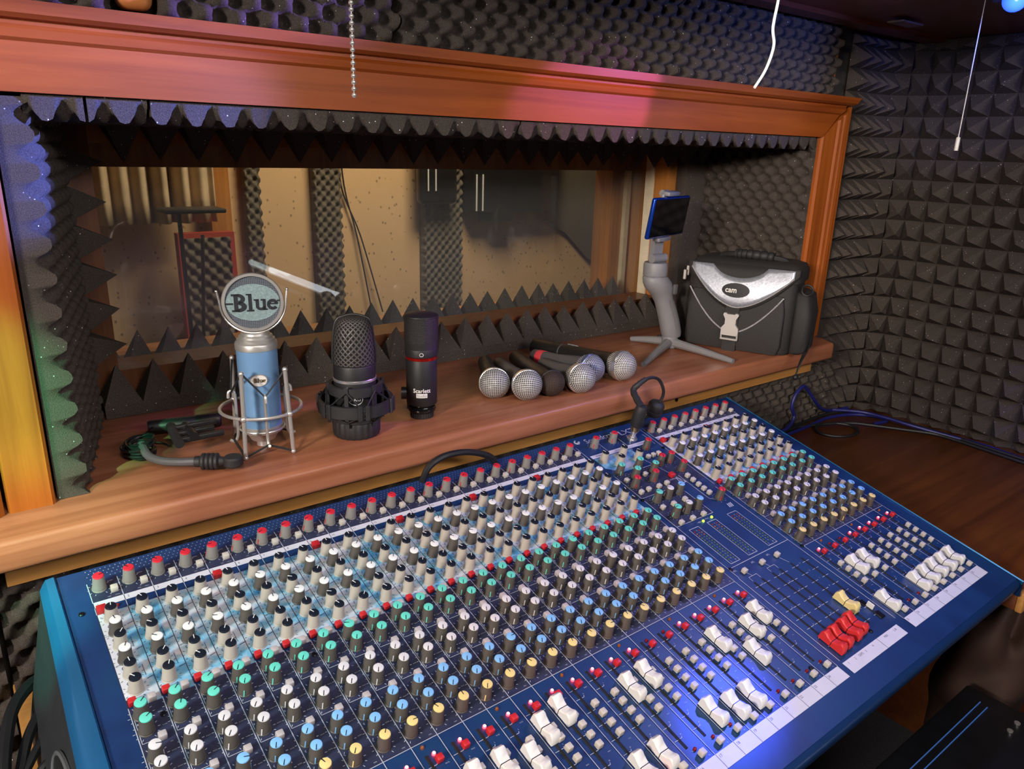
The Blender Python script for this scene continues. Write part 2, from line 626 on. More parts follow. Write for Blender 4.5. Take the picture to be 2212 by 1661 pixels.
def ring_pts(r, n=32, z=0., cx=0., cy=0., a0=0., a1=2 * PI, end=False):
    return [(cx + r * cos(a0 + (a1 - a0) * i / n), cy + r * sin(a0 + (a1 - a0) * i / n), z) for i in range(n + (1 if end else 0))]


_tc = {}


def text_geo(s, bold=0.):
    """flat letter outlines from the built-in font at unit size: (verts, faces), centred in x"""
    k = (s, bold)
    if k not in _tc:
        cu = bpy.data.curves.new('lettering', 'FONT')
        cu.body = s
        cu.resolution_u = 2
        cu.offset = bold
        cu.align_x = 'CENTER'
        cu.align_y = 'CENTER'
        ob = bpy.data.objects.new('lettering', cu)
        C.objects.link(ob)
        dg = bpy.context.evaluated_depsgraph_get()
        me = bpy.data.meshes.new_from_object(ob.evaluated_get(dg))
        _tc[k] = ([tuple(v.co) for v in me.vertices], [list(p.vertices) for p in me.polygons])
        bpy.data.objects.remove(ob)
        bpy.data.curves.remove(cu)
        bpy.data.meshes.remove(me)
    return _tc[k]


def add_text(mb, s, M, size, mi=0, bold=0., sx=1.):
    v, f = text_geo(s, bold)
    mb.add([(p[0] * size * sx, p[1] * size, 0) for p in v], f, mi, M)


def at_m(loc, rz=0., rx=0., ry=0.):
    return Matrix.Translation(loc) @ Euler((rx, ry, rz)).to_matrix().to_4x4()


def axis_m(o, d):
    """matrix that puts local z along d with origin o"""
    d = Vector(d).normalized()
    return Matrix.Translation(o) @ d.to_track_quat('Z', 'Y').to_matrix().to_4x4()


# ================================================================== SETTING
def egg(u, v, p=.034, a=.022):
    t = .5 + .5 * cos(2 * PI * u / p) * cos(2 * PI * v / p)
    return a * sin(PI / 2 * t) ** 1.3


def slab(name, x0, x1, y0, y1, z0, z1, mat):
    return struct(MB().box(x0, x1, y0, y1, z0 + Z0, z1 + Z0).build(name, mat, smooth=False))


slab('floor', -1.3, 3.3, -1.8, 3.0, -1.42, -1.32, 'carpet')
slab('ceiling', -1.3, 3.3, -1.8, 3.0, 1.0, 1.08, 'dark')
slab('wall_left', -1.4, -1.3, -1.8, 3.0, -1.32, 1.0, 'dark')
slab('wall_front', -1.3, 1.745, -1.9, -1.8, -1.32, 1.0, 'dark')
slab('wall_right', 1.745, 1.85, -1.8, .885, -1.32, 1.0, 'dark')
wb = MB()
for a in ((-1.3, .05, -1.32, 1.0), (1.47, 3.3, -1.32, 1.0), (.05, 1.47, .045, 1.0), (.05, 1.47, -1.32, -.407)):
    wb.box(a[0], a[1], .885, 1.42, a[2] + Z0, a[3] + Z0)
struct(wb.build('wall_back', 'dark', smooth=False))
# ---- room beyond the window
slab('wall_far', -.6, 3.3, 2.6, 2.7, -1.32, 1.0, 'cream')
slab('wall_far_left', -.7, -.6, 1.42, 2.6, -1.32, 1.0, 'cream')
slab('wall_far_right', 3.2, 3.3, 1.42, 2.6, -1.32, 1.0, 'cream')


def far_strip(label, x0, x1, y=2.6):
    n = int((x1 - x0) / .006)
    mb = MB()
    mb.grid(lambda u, v: (x0 + u * (x1 - x0), y - .03 - egg(u * (x1 - x0), v * .9, .034, .02), Z0 - .75 + v * .95), n, 150,
            base=lambda u, v: (x0 + u * (x1 - x0), y - .001, Z0 - .75 + v * .95))
    tag(mb.build('acoustic_foam', 'foam_far', sharp=80), label, 'acoustic foam', 'foam strips on the far wall')


far_strip('narrow brown-grey foam strip on the far cream wall, behind the round logo grille', .845, .895)
far_strip('dark foam strip on the far wall left of the hanging cables', 1.085, 1.185)
far_strip('broad dark foam strip on the far wall under the black hanging monitor', 1.53, 1.705)

mb = MB()
mb.grid(lambda u, v: (.36 + u * .36, 2.47 + .022 * sin(u * 2 * PI * 6.5) + .01 * sin(u * 31), Z0 - .245 + v * .75), 120, 10,
        base=None)
cu = mb.build('curtain', 'curtain', sharp=80)
cu.modifiers.new('thick', 'SOLIDIFY').thickness = .004
tag(cu, 'short pleated beige curtain hanging in the room beyond the glass', 'curtain')
tag(MB().box(.72, .785, 2.53, 2.599, Z0 - 1.31, Z0 + .95).build('wooden_post', 'jamb'), 'brown upright wooden post against the far wall beside the curtain', 'post')

t = thing('framed_foam', 'red-framed dark foam panel leaning by the far wall below the curtain', 'panel', W(.675, 2.47, -.6))
mb = MB()
mb.grid(lambda u, v: (-.07 + .14 * u, -.02 - egg(u * .14, v * .31, .04, .02), v * .31), 28, 60, base=lambda u, v: (-.07 + .14 * u, .0, v * .31))
mb.build('foam', 'foam_far', t, sharp=80)
mb = MB()
mb.box(-.085, -.07, -.03, .01, -.015, .325).box(.07, .085, -.03, .01, -.015, .325).box(-.07, .07, -.03, .01, .31, .325).box(-.07, .07, -.03, .01, -.015, 0)
mb.build('frame', 'redframe', t)
tag(MB().box(.55, .83, 2.32, 2.525, Z0 - 1.318, Z0 - .617).build('cabinet', 'brownframe'), 'dark low cabinet under the red-framed foam panel in the far room', 'cabinet')

t = thing('microphone_stand', 'black microphone stand with a flat tray seen through the left of the glass', 'stand', W(.545, 2.2, -1.32))
MB().lathe([(.12, 0), (.12, .012), (.02, .03), (.0, .03)]).build('base', 'black', t)
MB().tube([(0, 0, .02), (-.004, 0, 1.13)], .006).build('pole', 'black', t)
MB().rbox((.03, 0, 1.135), (.16, .1, .012), .004).build('tray', 'black', t)
MB().tube([(.005, -.02, .55), (.045, -.03, 1.07)], .005).build('boom', 'black', t)

t = thing('hanging_monitor', 'black monitor with rounded corners hanging before the far wall', 'monitor', W(1.55, 2.5, .0))
MB().rbox((0, 0, -.07), (.165, .05, .28), .02, 3).build('housing', 'screenblk', t)
for x in (-.055, -.022):
    MB().tube([(x, -.03, -.16), (x, -.03, -.06)], .003).build('status_light', 'pale', t)
MB().box(-.01, .01, .0, .049, .05, .09).build('bracket', 'black', t)
t = thing('speaker_box', 'wide black loudspeaker box on the far wall right of the hanging monitor', 'loudspeaker', W(1.88, 2.52, .0))
mb = MB()
mb.prism([(-.17, .25), (.27, .25), (.27, -.25), (.18, -.25), (.17, -.25), (.03, -.245), (.03, -.285), (-.07, -.285), (-.07, -.245), (-.17, -.245)], -.03, .079, 'y')
mb.build('housing', 'screenblk', t)
for x in (-.155, -.125):
    MB().tube([(x, -.034, -.24), (x, -.034, -.10)], .0035).build('status_light', 'pale', t)
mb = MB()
mb.prism([(2.16, .3), (2.95, .3), (2.95, -.58), (2.60, -.56), (2.42, -.48), (2.28, -.36), (2.16, -.30)], 2.575, 2.599, 'y', M=Matrix.Translation((0, 0, Z0)))  # dark panel cut to the outline of a shadow on the wall
tag(mb.build('shadow_panel', 'foam_far'), 'dark brown sloping panel in place of a shadow on the far wall at the right of the glass', 'shadow panel')
for i, (xa, xb, la) in enumerate(((1.19, 1.345, 'longer thin dark cable hanging down the far wall'), (1.205, 1.30, 'shorter thin dark cable hanging close beside another on the far wall'))):
    tag(MB().tube(smooth_path([(xa, 2.585, Z0 + .3), (xa, 2.585, Z0 - .1), ((xa + xb) / 2, 2.58, Z0 - .33), (xb, 2.57, Z0 - .62)], 6), .003).build('hanging_cable', 'cable'), la, 'cable')

# ---- window frames and panes
def frame_piece(mb, x0, x1, y0, y1, z0, z1, mi=0):
    mb.box(x0, x1, y0, y1, z0 + Z0, z1 + Z0, mi)


mb = MB()
frame_piece(mb, .07, .18, 1.15, 1.22, -.37, .045, 0)
frame_piece(mb, 1.312, 1.47, 1.15, 1.19, -.37, .045, 1)
frame_piece(mb, .18, 1.312, 1.15, 1.22, -.37, -.318, 0)
frame_piece(mb, .18, 1.312, 1.15, 1.22, -.008, .045, 1)
frame_piece(mb, 1.309, 1.332, 1.1905, 1.215, -.318, -.008, 2)
frame_piece(mb, 1.346, 1.360, 1.1905, 1.205, -.318, -.008, 3)
w1 = struct(mb.build('window_1', ['brownframe', 'jamb', 'creamstrip', 'greystrip'], smooth=False))
MB().box(.17, 1.40, 1.2205, 1.2245, Z0 - .33, Z0 + .0).build('pane', 'glass', w1, smooth=False)
mb = MB()
frame_piece(mb, .05, .16, 1.34, 1.40, -.405, .045)
frame_piece(mb, 1.33, 1.47, 1.34, 1.40, -.405, .045)
frame_piece(mb, .16, 1.33, 1.34, 1.40, -.405, -.345)
frame_piece(mb, .16, 1.33, 1.34, 1.40, -.044, .045)
frame_piece(mb, 1.368, 1.382, 1.328, 1.3395, -.345, -.044, 1)
w2 = struct(mb.build('window_2', ['jamb', 'creamstrip'], smooth=False))
MB().box(.155, 1.335, 1.368, 1.372, Z0 - .35, Z0 - .04).build('pane', 'glass', w2, smooth=False)
slab('trim_5', .05, 1.47, 1.22, 1.34, -.405, -.372, 'jamb')
slab('trim_6', 1.40, 1.469, 1.226, 1.34, -.372, .044, 'jamb')

# ---- casing round the window
mb = MB()
prof = [(.885, .037), (.852, .037), (.852, .080), (.848, .083), (.846, .090), (.850, .094), (.850, .0975), (.843, .0985), (.838, .102), (.838, .113), (.885, .113)]
n = len(prof)
v = [(-.35, y, z + Z0) for y, z in prof]
for y, z in prof:
    v.append((1.409 + (z - .037) * 1.12 + (.012 if z > .098 else 0), y, z + Z0))
f = [list(range(n))[::-1], list(range(n, 2 * n))] + [(i, (i + 1) % n, n + (i + 1) % n, n + i) for i in range(n)]
mb.add(v, f)
struct(mb.build('trim_1', 'pine', sharp=20))
profr = [(1.409, .885), (1.409, .856), (1.413, .852), (1.455, .852), (1.458, .848), (1.464, .847), (1.468, .850), (1.472, .847), (1.480, .846), (1.482, .849), (1.494, .849), (1.494, .885)]
mb = MB()
n = len(profr)
v = [(x, y, -.37 + Z0) for x, y in profr]
for x, y in profr:
    v.append((x, y, Z0 + .036 + (x - 1.409) * .72))
f = [list(range(n))[::-1], list(range(n, 2 * n))] + [(i, (i + 1) % n, n + (i + 1) % n, n + i) for i in range(n)]
mb.add(v, f)
struct(mb.build('trim_2', 'pine_v', sharp=20))
mb = MB()
mb.prism([(.015, .885), (.015, .856), (.018, .852), (.0545, .852), (.0575, .855), (.0575, .885)], Z0 - .37, Z0 + .037, 'z')
mb.prism([(-.03, .885), (-.03, .850), (-.010, .846), (.006, .846), (.012, .851), (.0125, .885)], Z0 - .37, Z0 + .037, 'z')
mb.prism([(-.35, .885), (-.35, .852), (-.031, .852), (-.031, .885)], Z0 - .37, Z0 + .037, 'z')
struct(mb.build('trim_3', 'pine_v', sharp=20))


# ---- shelf
def rprism(mb, poly, z0, z1, r, seg=3, mi=0):
    bm = bmesh.new()
    a = [bm.verts.new((x, y, z0)) for x, y in poly]
    b = [bm.verts.new((x, y, z1)) for x, y in poly]
    bm.faces.new(a[::-1]); bm.faces.new(b)
    n = len(poly)
    for i in range(n):
        bm.faces.new((a[i], a[(i + 1) % n], b[(i + 1) % n], b[i]))
    bmesh.ops.bevel(bm, geom=bm.edges[:], offset=r, segments=seg, profile=.5, affect='EDGES')
    bm.verts.index_update()
    mb.add([p.co for p in bm.verts], [[q.index for q in f.verts] for f in bm.faces], mi)
    bm.free()


sh = thing('window_shelf', 'long beech shelf board under the window, carrying the microphones', 'shelf', W(.6, .98, -.405))
mb = MB()
rprism(mb, [(-.95, -.19), (.865, -.19), (.888, -.15), (.888, -.099), (.86, -.098), (.86, .17), (-.54, .17), (-.54, -.098), (-.95, -.098)], .0, .035, .007)
mb.build('board', 'beech', sh, sharp=60)
mb = MB()
mb.box(-.598, .855, -.15, -.096, -.034, -.0005)
mb.build('batten', 'nosing', sh)
for x in (.805, .42):
    MB().lathe([(.0035, 0), (.0035, .0015), (0, .0015)], 12).build('screw', 'screw', sh, M=axis_m((x, -.15, -.012 if x > .5 else -.02), (0, -1, 0)))

# ---- desk
dk = thing('desk', 'dark red-brown wooden desk top carrying the mixing console', 'desk', W(.86, .6, -1.32))
mb = MB()
mb.rbox((.017, .01, .73), (1.712, .54, .03), .003).rbox((.571, -.286, .73), (.602, .06, .03), .003)
mb.build('desktop', 'table', dk)
MB().rbox((.571, -.320, .73), (.602, .010, .032), .003).build('edge_strip', 'nosing', dk)
MB().rbox((-.8555, .01, .73), (.031, .54, .03), .003).build('end_strip', 'nosing', dk)
for x in (-.80, .84):
    MB().box(x - .01, x + .01, -.25, .27, 0, .7145).build('leg', 'table', dk)

# ---- low wooden soffit over the window
sf = MB()
sf.box(-.60, 1.744, .38, .884, Z0 + .24, Z0 + .265)
sf.box(-.60, 1.744, .36, .38, Z0 + .24, Z0 + .30)
sf.box(-.60, 1.744, .80, .835, Z0 + .232, Z0 + .24)
sf = struct(sf.build('ceiling_soffit', 'soffit', smooth=False), 'dark red-brown wooden soffit overhead', 'soffit')


# ---- foam on the walls
def foam_sheet(label, P, B, lu, lv, step=.0043, amp=.022, pitch=.034, ph=(0, 0), group=None, name='acoustic_foam', mat='foam'):
    """P(u,v,h): surface point at distances u,v with bump height h; B(u,v): back"""
    nu, nv = max(4, int(lu / step)), max(4, int(lv / step))
    mb = MB()
    mb.grid(lambda a, b: P(a * lu, b * lv, egg(a * lu + ph[0], b * lv + ph[1], pitch, amp) + R.uniform(-.0004, .0004)), nu, nv,
            base=lambda a, b: B(a * lu, b * lv))
    return tag(mb.build(name, mat, sharp=75), label, 'acoustic foam', group)


def upper(label, x0, x1):
    foam_sheet(label, lambda u, v, h: (x0 + u, .873 - h + .002 * sin(9 * (x0 + u)), Z0 + .1145 + v + .0015 * sin(60 * (x0 + u))), lambda u, v: (x0 + u, .8845, Z0 + .1145 + v),
               x1 - x0, .1245, amp=.028, ph=(x0, .009), group='egg-crate foam above the window casing')


upper('purple-lit egg-crate foam above the casing, left of the rounded wooden block', -.3, .172)
upper('egg-crate foam panel above the casing behind the bead chain', .214, .474)
upper('long egg-crate foam panel above the middle of the casing, half in shadow', .477, .967)
upper('dark egg-crate foam panel above the casing behind the white cord', .970, 1.428)

# reveal linings
foam_sheet('brown-grey egg-crate foam lining the window reveal behind the camera bag',
           lambda u, v, h: (1.4085 - h, .862 + u, Z0 - .369 + v), lambda u, v: (1.4695, .862 + u, Z0 - .369 + v), .255, .404, amp=.016, ph=(.004, 0))


def top_lining(label, x0, x1):
    foam_sheet(label, lambda u, v, h: (x0 + u, .858 + v, Z0 + .034 - h), lambda u, v: (x0 + u, .858 + v, Z0 + .0445), x1 - x0, .235, amp=.021, ph=(x0, .0))


top_lining('small torn foam corner piece under the casing at the far upper left', .085, .135)
top_lining('short foam offcut under the casing, second from the upper left corner', .138, .192)
top_lining('long foam strip with a toothed edge under the left half of the casing', .195, .666)
top_lining('long foam strip with a toothed edge under the right half of the casing', .669, 1.395)
foam_sheet('glittering foam lining the left window reveal, lit blue above and green below',
           lambda u, v, h: (.074 + .24 * u + h, .860 + u, Z0 - .3695 + v), lambda u, v: (.060, .860 + u, Z0 - .3695 + v), .235, .403, amp=.017, ph=(0.0, .004))
foam_sheet('egg-crate foam on the wall between the shelf and the desk',
           lambda u, v, h: (-.009 + u, .872 - h, Z0 - .5745 + v), lambda u, v: (-.009 + u, .8845, Z0 - .5745 + v), 1.60, .134, amp=.022)
foam_sheet('egg-crate foam beside the left end of the desk',
           lambda u, v, h: (-.30 + u, .872 - h, Z0 - .95 + v), lambda u, v: (-.30 + u, .8845, Z0 - .95 + v), .286, .54, amp=.022)


def pyramids(mb, O, U, V, N, nu, nv, pu, pv, slabh, h):
    O, U, V, N = (Vector(q) for q in (O, U, V, N))
    for i in range(nu):
        for j in range(nv):
            a = O + U * (i * pu) + V * (j * pv)
            q = [a, a + U * pu, a + U * pu + V * pv, a + V * pv]
            c = [p + N * slabh for p in q]
            tip = a + U * (pu * (.5 + R.uniform(-.05, .05))) + V * pv * (.5 + R.uniform(-.05, .05)) + N * (slabh + h * R.uniform(.95, 1.03))
            mb.add(q + c + [tip], [(0, 1, 5, 4), (1, 2, 6, 5), (2, 3, 7, 6), (3, 0, 4, 7), (4, 5, 8), (5, 6, 8), (6, 7, 8), (7, 4, 8), (3, 2, 1, 0)])
    return mb


def pyr(label, *a):
    tag(pyramids(MB(), *a).build('pyramid_foam', 'foam', smooth=False), label, 'acoustic foam')


pyr('row of dark foam pyramids standing on the shelf before the glass', W(.148, 1.095, -.3695), (1, 0, 0), (0, 1, 0), (0, 0, 1), 26, 1, .0485, .05, .018, .053)
pyr('row of foam pyramids pointing down along the top of the glass', W(.19, 1.097, .0445), (1, 0, 0), (0, 1, 0), (0, 0, -1), 26, 1, .0485, .05, .022, .053)
pyr('column of black foam pyramids pointing right along the left of the glass', W(.1305, 1.098, -.299), (0, 0, 1), (0, 1, 0), (1, 0, 0), 6, 1, .0485, .05, .006, .053)
pyr('second row of foam pyramids standing between the two panes', W(.165, 1.27, -.3715), (1, 0, 0), (0, 1, 0), (0, 0, 1), 25, 1, .0465, .05, .02, .06)

tag(MB().rbox((1.402, 1.1335, Z0 - .163), (.134, .031, .408), .004, 2).build('foam_offcut', 'foam'), 'plain dark foam offcut upright beside the right window frame, behind the phone', 'acoustic foam')

# pyramid foam sheet that runs round the right-hand corner
path = []
for i in range(4):
    path.append((1.512 + i * .0395, .8795, 0, -1))
cxx, cyy, rr = 1.637, .7795, .10
for k in range(1, 5):
    a = PI / 2 - k * PI / 8
    path.append((cxx + rr * cos(a), cyy + rr * sin(a), -cos(a), -sin(a)))
for i in range(1, 26):
    path.append((1.737, .7795 - i * .044, -1, 0))
mb = MB()
zr = [-.5745] + [.0005 + .0433 * k for k in range(-13, 6)] + [.2385]
for i in range(len(path) - 1):
    p, q = path[i], path[i + 1]
    nx, ny = (p[2] + q[2]) / 2, (p[3] + q[3]) / 2
    l = math.hypot(nx, ny)
    nx, ny = nx / l, ny / l
    for j in range(len(zr) - 1):
        hgt = .036 if zr[j + 1] - zr[j] > .03 else .02
        sag = lambda y: .004 * sin(6 * y)
        v = [(p[0], p[1], zr[j] + Z0), (q[0], q[1], zr[j] + Z0), (q[0], q[1], zr[j + 1] + Z0), (p[0], p[1], zr[j + 1] + Z0)]
        tip = ((p[0] + q[0]) / 2 + nx * hgt, (p[1] + q[1]) / 2 + ny * hgt, (zr[j] + zr[j + 1]) / 2 + Z0 - .006 + R.uniform(-.003, .003))
        mb.add(v + [tip], [(0, 1, 4), (1, 2, 4), (2, 3, 4), (3, 0, 4)])
# back sheet so that the foam is a closed body
bk = [(x - nx * .0045, y - ny * .0045) for x, y, nx, ny in path]
v = [(x, y, z + Z0) for z in (zr[0], zr[-1]) for x, y in bk]
n = len(bk)
mb.add(v, [(i, i + 1, n + i + 1, n + i) for i in range(n - 1)])
tag(mb.build('pyramid_foam', 'foam', smooth=False), 'large sheet of pyramid foam curving round the right-hand corner', 'acoustic foam')

# small wooden pieces at the two ends of the upper foam
mb = MB()
mb.rbox((.193, .872, Z0 + .158), (.034, .024, .078), .010, 4)
tag(mb.build('wooden_block', 'orange'), 'rounded orange wooden block on the casing at the upper left', 'block')
tag(MB().rbox((1.443, .876, Z0 + .165), (.022, .016, .09), .007, 3).build('wooden_batten', 'orange'), 'narrow rounded wooden slat at the right end of the upper foam', 'slat')
tag(MB().rbox((1.455, .75, Z0 + .2335), (.075, .03, .003), .001, 1, M=Matrix.Identity(4)).build('card_strip', 'card'), 'pale strip of card under the soffit in the corner', 'strip')


# ================================================================== MIXING CONSOLE
PT = .027                                      # channel pitch
PXv, PVv = Vector((.99988, .01228, -.00925)), Vector((.00974, -.97152, -.23676))
PXv.normalize(); PVv = (PVv - PXv * PVv.dot(PXv)).normalized()
PNv = PXv.cross(-PVv)
PO = Vector((2.39316, 27.06871, -15.86401)) * PT + Vector((0, 0, Z0))
CM = Matrix(((PXv.x, -PVv.x, PNv.x, PO.x), (PXv.y, -PVv.y, PNv.y, PO.y), (PXv.z, -PVv.z, PNv.z, PO.z), (0, 0, 0, 1)))
con = thing('mixing_console', 'large blue thirty-two channel mixing console on the desk in the foreground', 'mixing console', M=CM)
CI = CM.inverted()


def L(u, v, h=0.):
    return Vector((u * PT, -v * PT, h))


def loc_of(w):
    return CI @ w


U0, U1, V0, V1 = -.84, 38.78, -1.84, 17.42
CE = .03
ZT = -.5742 + Z0                                # underside level (desk top)


def down(u, v, z=ZT, dv=0.):
    p = CM @ L(u, v + dv)
    return loc_of(Vector((p.x, p.y, z)))


mb = MB()
pr = []
for u in (U0 + CE, U1 - CE):
    r_ = .008 / PT
    top_b, top_f = L(u, V0, -.0008), L(u, V1, -.0008)
    arc = [L(u, V1 + r_ * sin(a), -.0008 - .008 * (1 - cos(a))) for a in (PI / 8, PI / 4, 3 * PI / 8, PI / 2)]
    fb = L(u, V1 + r_, -.0008 - .008) + Vector((0, .002, -.016))
    pr.append([down(u, V0), top_b, top_f] + arc + [fb, down(u, V1 - .9, ZT)])
n = len(pr[0])
mb.add(pr[0] + pr[1], [list(range(n))[::-1], list(range(n, 2 * n))] + [(i, (i + 1) % n, n + (i + 1) % n, n + i) for i in range(n)])
mb.build('chassis', 'chassis', con, sharp=30)
MB().box(U0 * PT, U1 * PT, -V1 * PT, -V0 * PT, -.0007, 0).build('control_panel', 'panel', con, smooth=False)

# side cheeks
for side in (0, 1):
    mb = MB()
    rows = []
    for k in range(13):
        v = V0 + .05 + (V1 - V0 + .25) * k / 12
        if side == 0:
            w = -1.40 - .26 * min(1, max(0, (v + 1.8) / 8))
            e = U0 - .02
            s1 = [L(e, v, .0005), L(e - .06, v, .0035), L((e + w) / 2 - .05, v, .0025), L(w + .10, v, -.0035), L(w, v, -.010)]
            b = down(w, v)
            b.x = -.066
            s2 = [L(w, v, -.010), L(w - .02, v, -.02), b, down(e, v)]
            rows.append((s1, s2))
        else:
            e = U1 + .02
            w = U1 + .17
            s1 = [L(e, v, .0005), L(e + .04, v, .002), L(w, v, -.002), L(w, v, -.006)]
            b = down(w, v)
            s2 = [L(w, v, -.006), b, down(e, v)]
            rows.append((s1, s2))
    for gi, mi in ((0, 0), (1, 1)):
        o = [r[gi] for r in rows]
        k = len(o[0])
        vs = [p for r in o for p in r]
        fs = [(a * k + c, a * k + c + 1, (a + 1) * k + c + 1, (a + 1) * k + c) for a in range(len(o) - 1) for c in range(k - 1)]
        mb.add(vs, fs, mi)
    for r in (rows[0], rows[-1]):
        ring = r[0] + r[1][1:]
        mb.add(ring, [list(range(len(ring)))], 1)
    ck = mb.build('side_cheek', ['cheek', 'cheek_side' if side == 0 else 'chassis'], con, sharp=40)
    if side == 0:
        ck['label'] = 'curved left side cheek catching green light'
        p0, p1 = rows[5][1][1], rows[5][1][2]
        yd = (rows[6][1][1] - rows[4][1][1]).normalized()
        sd = (p1 - p0 - yd * (p1 - p0).dot(yd)).normalized()
        nd = sd.cross(yd)
        nd = nd if nd.x < 0 else -nd
        c0 = p0.lerp(p1, .45) + nd * .0012
        mb = MB()
        Mx = Matrix(((sd.x, yd.x, nd.x, c0.x), (sd.y, yd.y, nd.y, c0.y), (sd.z, yd.z, nd.z, c0.z), (0, 0, 0, 1)))
        mb.tube([(.030 * cos(a), .075 * sin(a), 0) for a in [2 * PI * i / 40 for i in range(40)]], .0022, 6, 0, True, Mx)
        mb.prism([(.029 * cos(2 * PI * i / 40), .074 * sin(2 * PI * i / 40)) for i in range(40)], -.002, .0005, 'z', 1, Mx)
        mb.build('handle_recess', ['grey_d', 'black'], ck)

# ---- printing on the panel
ink = MB()          # 0 white 1 dark 2 grey-blue 3 pale strip
eqs = []


def quad(mb, u0, u1, v0, v1, h, mi=0):
    mb.add([L(u0, v0, h), L(u1, v0, h), L(u1, v1, h), L(u0, v1, h)], [(0, 1, 2, 3)], mi)


def line(u0, v0, u1, v1, w=.05, mi=0, h=.0006):
    w *= .8
    a, b = Vector((u0, v0)), Vector((u1, v1))
    d = (b - a).normalized()
    q = Vector((-d.y, d.x)) * w / 2
    ink.add([L(*(a + q), h), L(*(b + q), h), L(*(b - q), h), L(*(a - q), h)], [(0, 1, 2, 3)], mi)


def txt(s, u, v, size, mi=0, rot=0, bold=0., h=.0006, sx=1.):
    add_text(ink, s, Matrix.Translation(L(u, v, h)) @ Matrix.Rotation(rot, 4, 'Z'), size * PT, mi, bold, sx)


BLK = [(0, 24, 1), (29.69, 8, 25)]
GU = 29.69
for b0, nch, first in BLK:
    b1 = b0 + nch
    eq = MB()
    eqs.append(eq)
    quad(ink, b0, b1, -.95, 0, .0003, 2)
    quad(ink, b0, b1, -.02, .265, .0005, 3)
    quad(ink, b0, b1, 5.0, 10.45, .0003, 2)
    quad(ink, b0, b1, 15.81, 16.39, .0005, 3)
    quad(ink, b0 + .01, b0 + .30, .63, 4.60, .0005, 3)
    for k in range(nch):
        u = b0 + k
        # cloud-printed equaliser field with a stepped lower edge
        eq.add([L(u, .62, .0003), L(u + 1, .62, .0003), L(u + 1, 5.02, .0003), L(u + .42, 5.02, .0003), L(u + .3, 4.62, .0003), L(u, 4.62, .0003)], [(0, 1, 2, 3, 4, 5)])
    for k in range(nch + 1):
        u = b0 + k
        line(u, -1.05, u, 0, .035)
        line(u, 0, u, .27, .03, 1)
        line(u, .27, u, .62, .03, 0)
        line(u, .62, u, 4.95, .03, 1)
        line(u, 4.95, u, 15.81, .035)
        line(u, 15.81, u, 16.39, .025, 1)
    line(b0, 10.45, b1, 10.45, .03)
    for k in range(nch):
        u = b0 + k
        c = str(first + k)
        txt(c, u + .13, .12, .14, 1)
        txt(c, u + .14, 15.95, .16, 1)
        txt('GAIN', u + .74, -.92, .08)
        txt('MIN', u + .56, -.12, .06)
        txt('100Hz', u + .82, -.12, .06)
        line(u + .62, -.22, u + .66, -.30, .025); line(u + .66, -.30, u + .95, -.30, .025)
        for s, v in (('HF', .85), ('HI MID', 1.75), ('LO MID', 3.15), ('LF', 4.3)):
            txt(s, u + .12, v, .07, 1)
        for v, w in ((1.45, .22), (2.7, .22), (4.05, .22)):
            line(u + .78, v, u + .98, v - .05, .03, 1)
        line(u + .74, 2.05, u + .74, 2.55, .02, 1); line(u + .78, 3.4, u + .78, 3.9, .02, 1)
        for s, v in (('EQ', 5.1), ('AUX1', 4.98 + .5), ('AUX2', 6.0), ('AUX3', 7.0), ('AUX4', 7.6), ('AUX5', 8.65), ('AUX6', 9.25)):
            txt(s, u + (.14 if s == 'EQ' else .80), v, .055)
        txt('PAN', u + .80, 10.33, .055)
        for va, vb in ((5.25, 6.4), (6.9, 8.0)):
            line(u + .06, va, u + .06, vb, .025); line(u + .06, vb, u + .5, vb, .025); line(u + .06, va, u + .14, va - .08, .025)
            line(u + .06, (va + vb) / 2 + .05, u + .16, (va + vb) / 2 + .05, .025)
            txt('PRE', u + .82, vb + .28, .05)
        txt('MUTE', u + .76, 11.46, .055)
        txt('PFL', u + .80, 15.72, .055)
        txt('PK', u + .37, 15.32, .06)
        for j, (vv, s) in enumerate(zip((11.35, 11.75, 12.35, 12.95, 13.6, 14.2, 14.75), ('10', '5', '0', '5', '10', '20', '30'))):
            line(u + .06, vv, u + .44, vv, .025)
            txt(s, u + .50, vv - .12, .07)
            line(u + .44, vv, u + .47, vv - .06, .025)
        for v, s in zip((12.4, 12.85, 13.3, 13.72), ('MIX', '1-2', '3-4', 'SOLO')):
            txt(s, u + .74, v + .10, .05)
        for i in range(6):
            for j in range(4):
                uu, vv = u + .08 + i * .165 + (.08 if j % 2 else 0), -1.70 + j * .155
                if j == 3 and i in (2, 3):
                    continue
                q = .021
                ink.add([L(uu - q, vv, .0006), L(uu, vv - q, .0006), L(uu + q, vv, .0006), L(uu, vv + q, .0006)], [(0, 1, 2, 3)], 0)
# master section printing
for (u0, v0, u1, v1) in ((24.2, -1.0, 24.2, .4), (25.82, -.95, 25.82, 0), (27.36, -.95, 27.36, .45), (29.45, -1.0, 29.45, 4.8), (29.2, -.6, 29.2, .5),
                         (24.4, 4.05, 26.8, 4.05), (24.4, 6.5, 27.25, 6.5), (27.25, 6.5, 27.25, 4.6), (27.25, 4.6, 26.9, 4.2), (28.05, 3.35, 28.05, 5.6), (28.05, 5.6, 28.3, 5.75),
                         (24.4, 1.9, 24.4, 10.4), (29.3, 5.0, 29.3, 15.6), (24.4, 9.78, 29.3, 9.75), (24.35, 10.4, 24.35, 15.7), (27.0, .55, 28.0, 4.0), (26.6, 2.0, 27.6, 2.0)):
    line(u0, v0, u1, v1, .04)
quad(ink, 24.4, 27.36, -.02, .265, .0005, 3)
quad(ink, 27.38, 28.95, -.02, .265, .0005, 3)
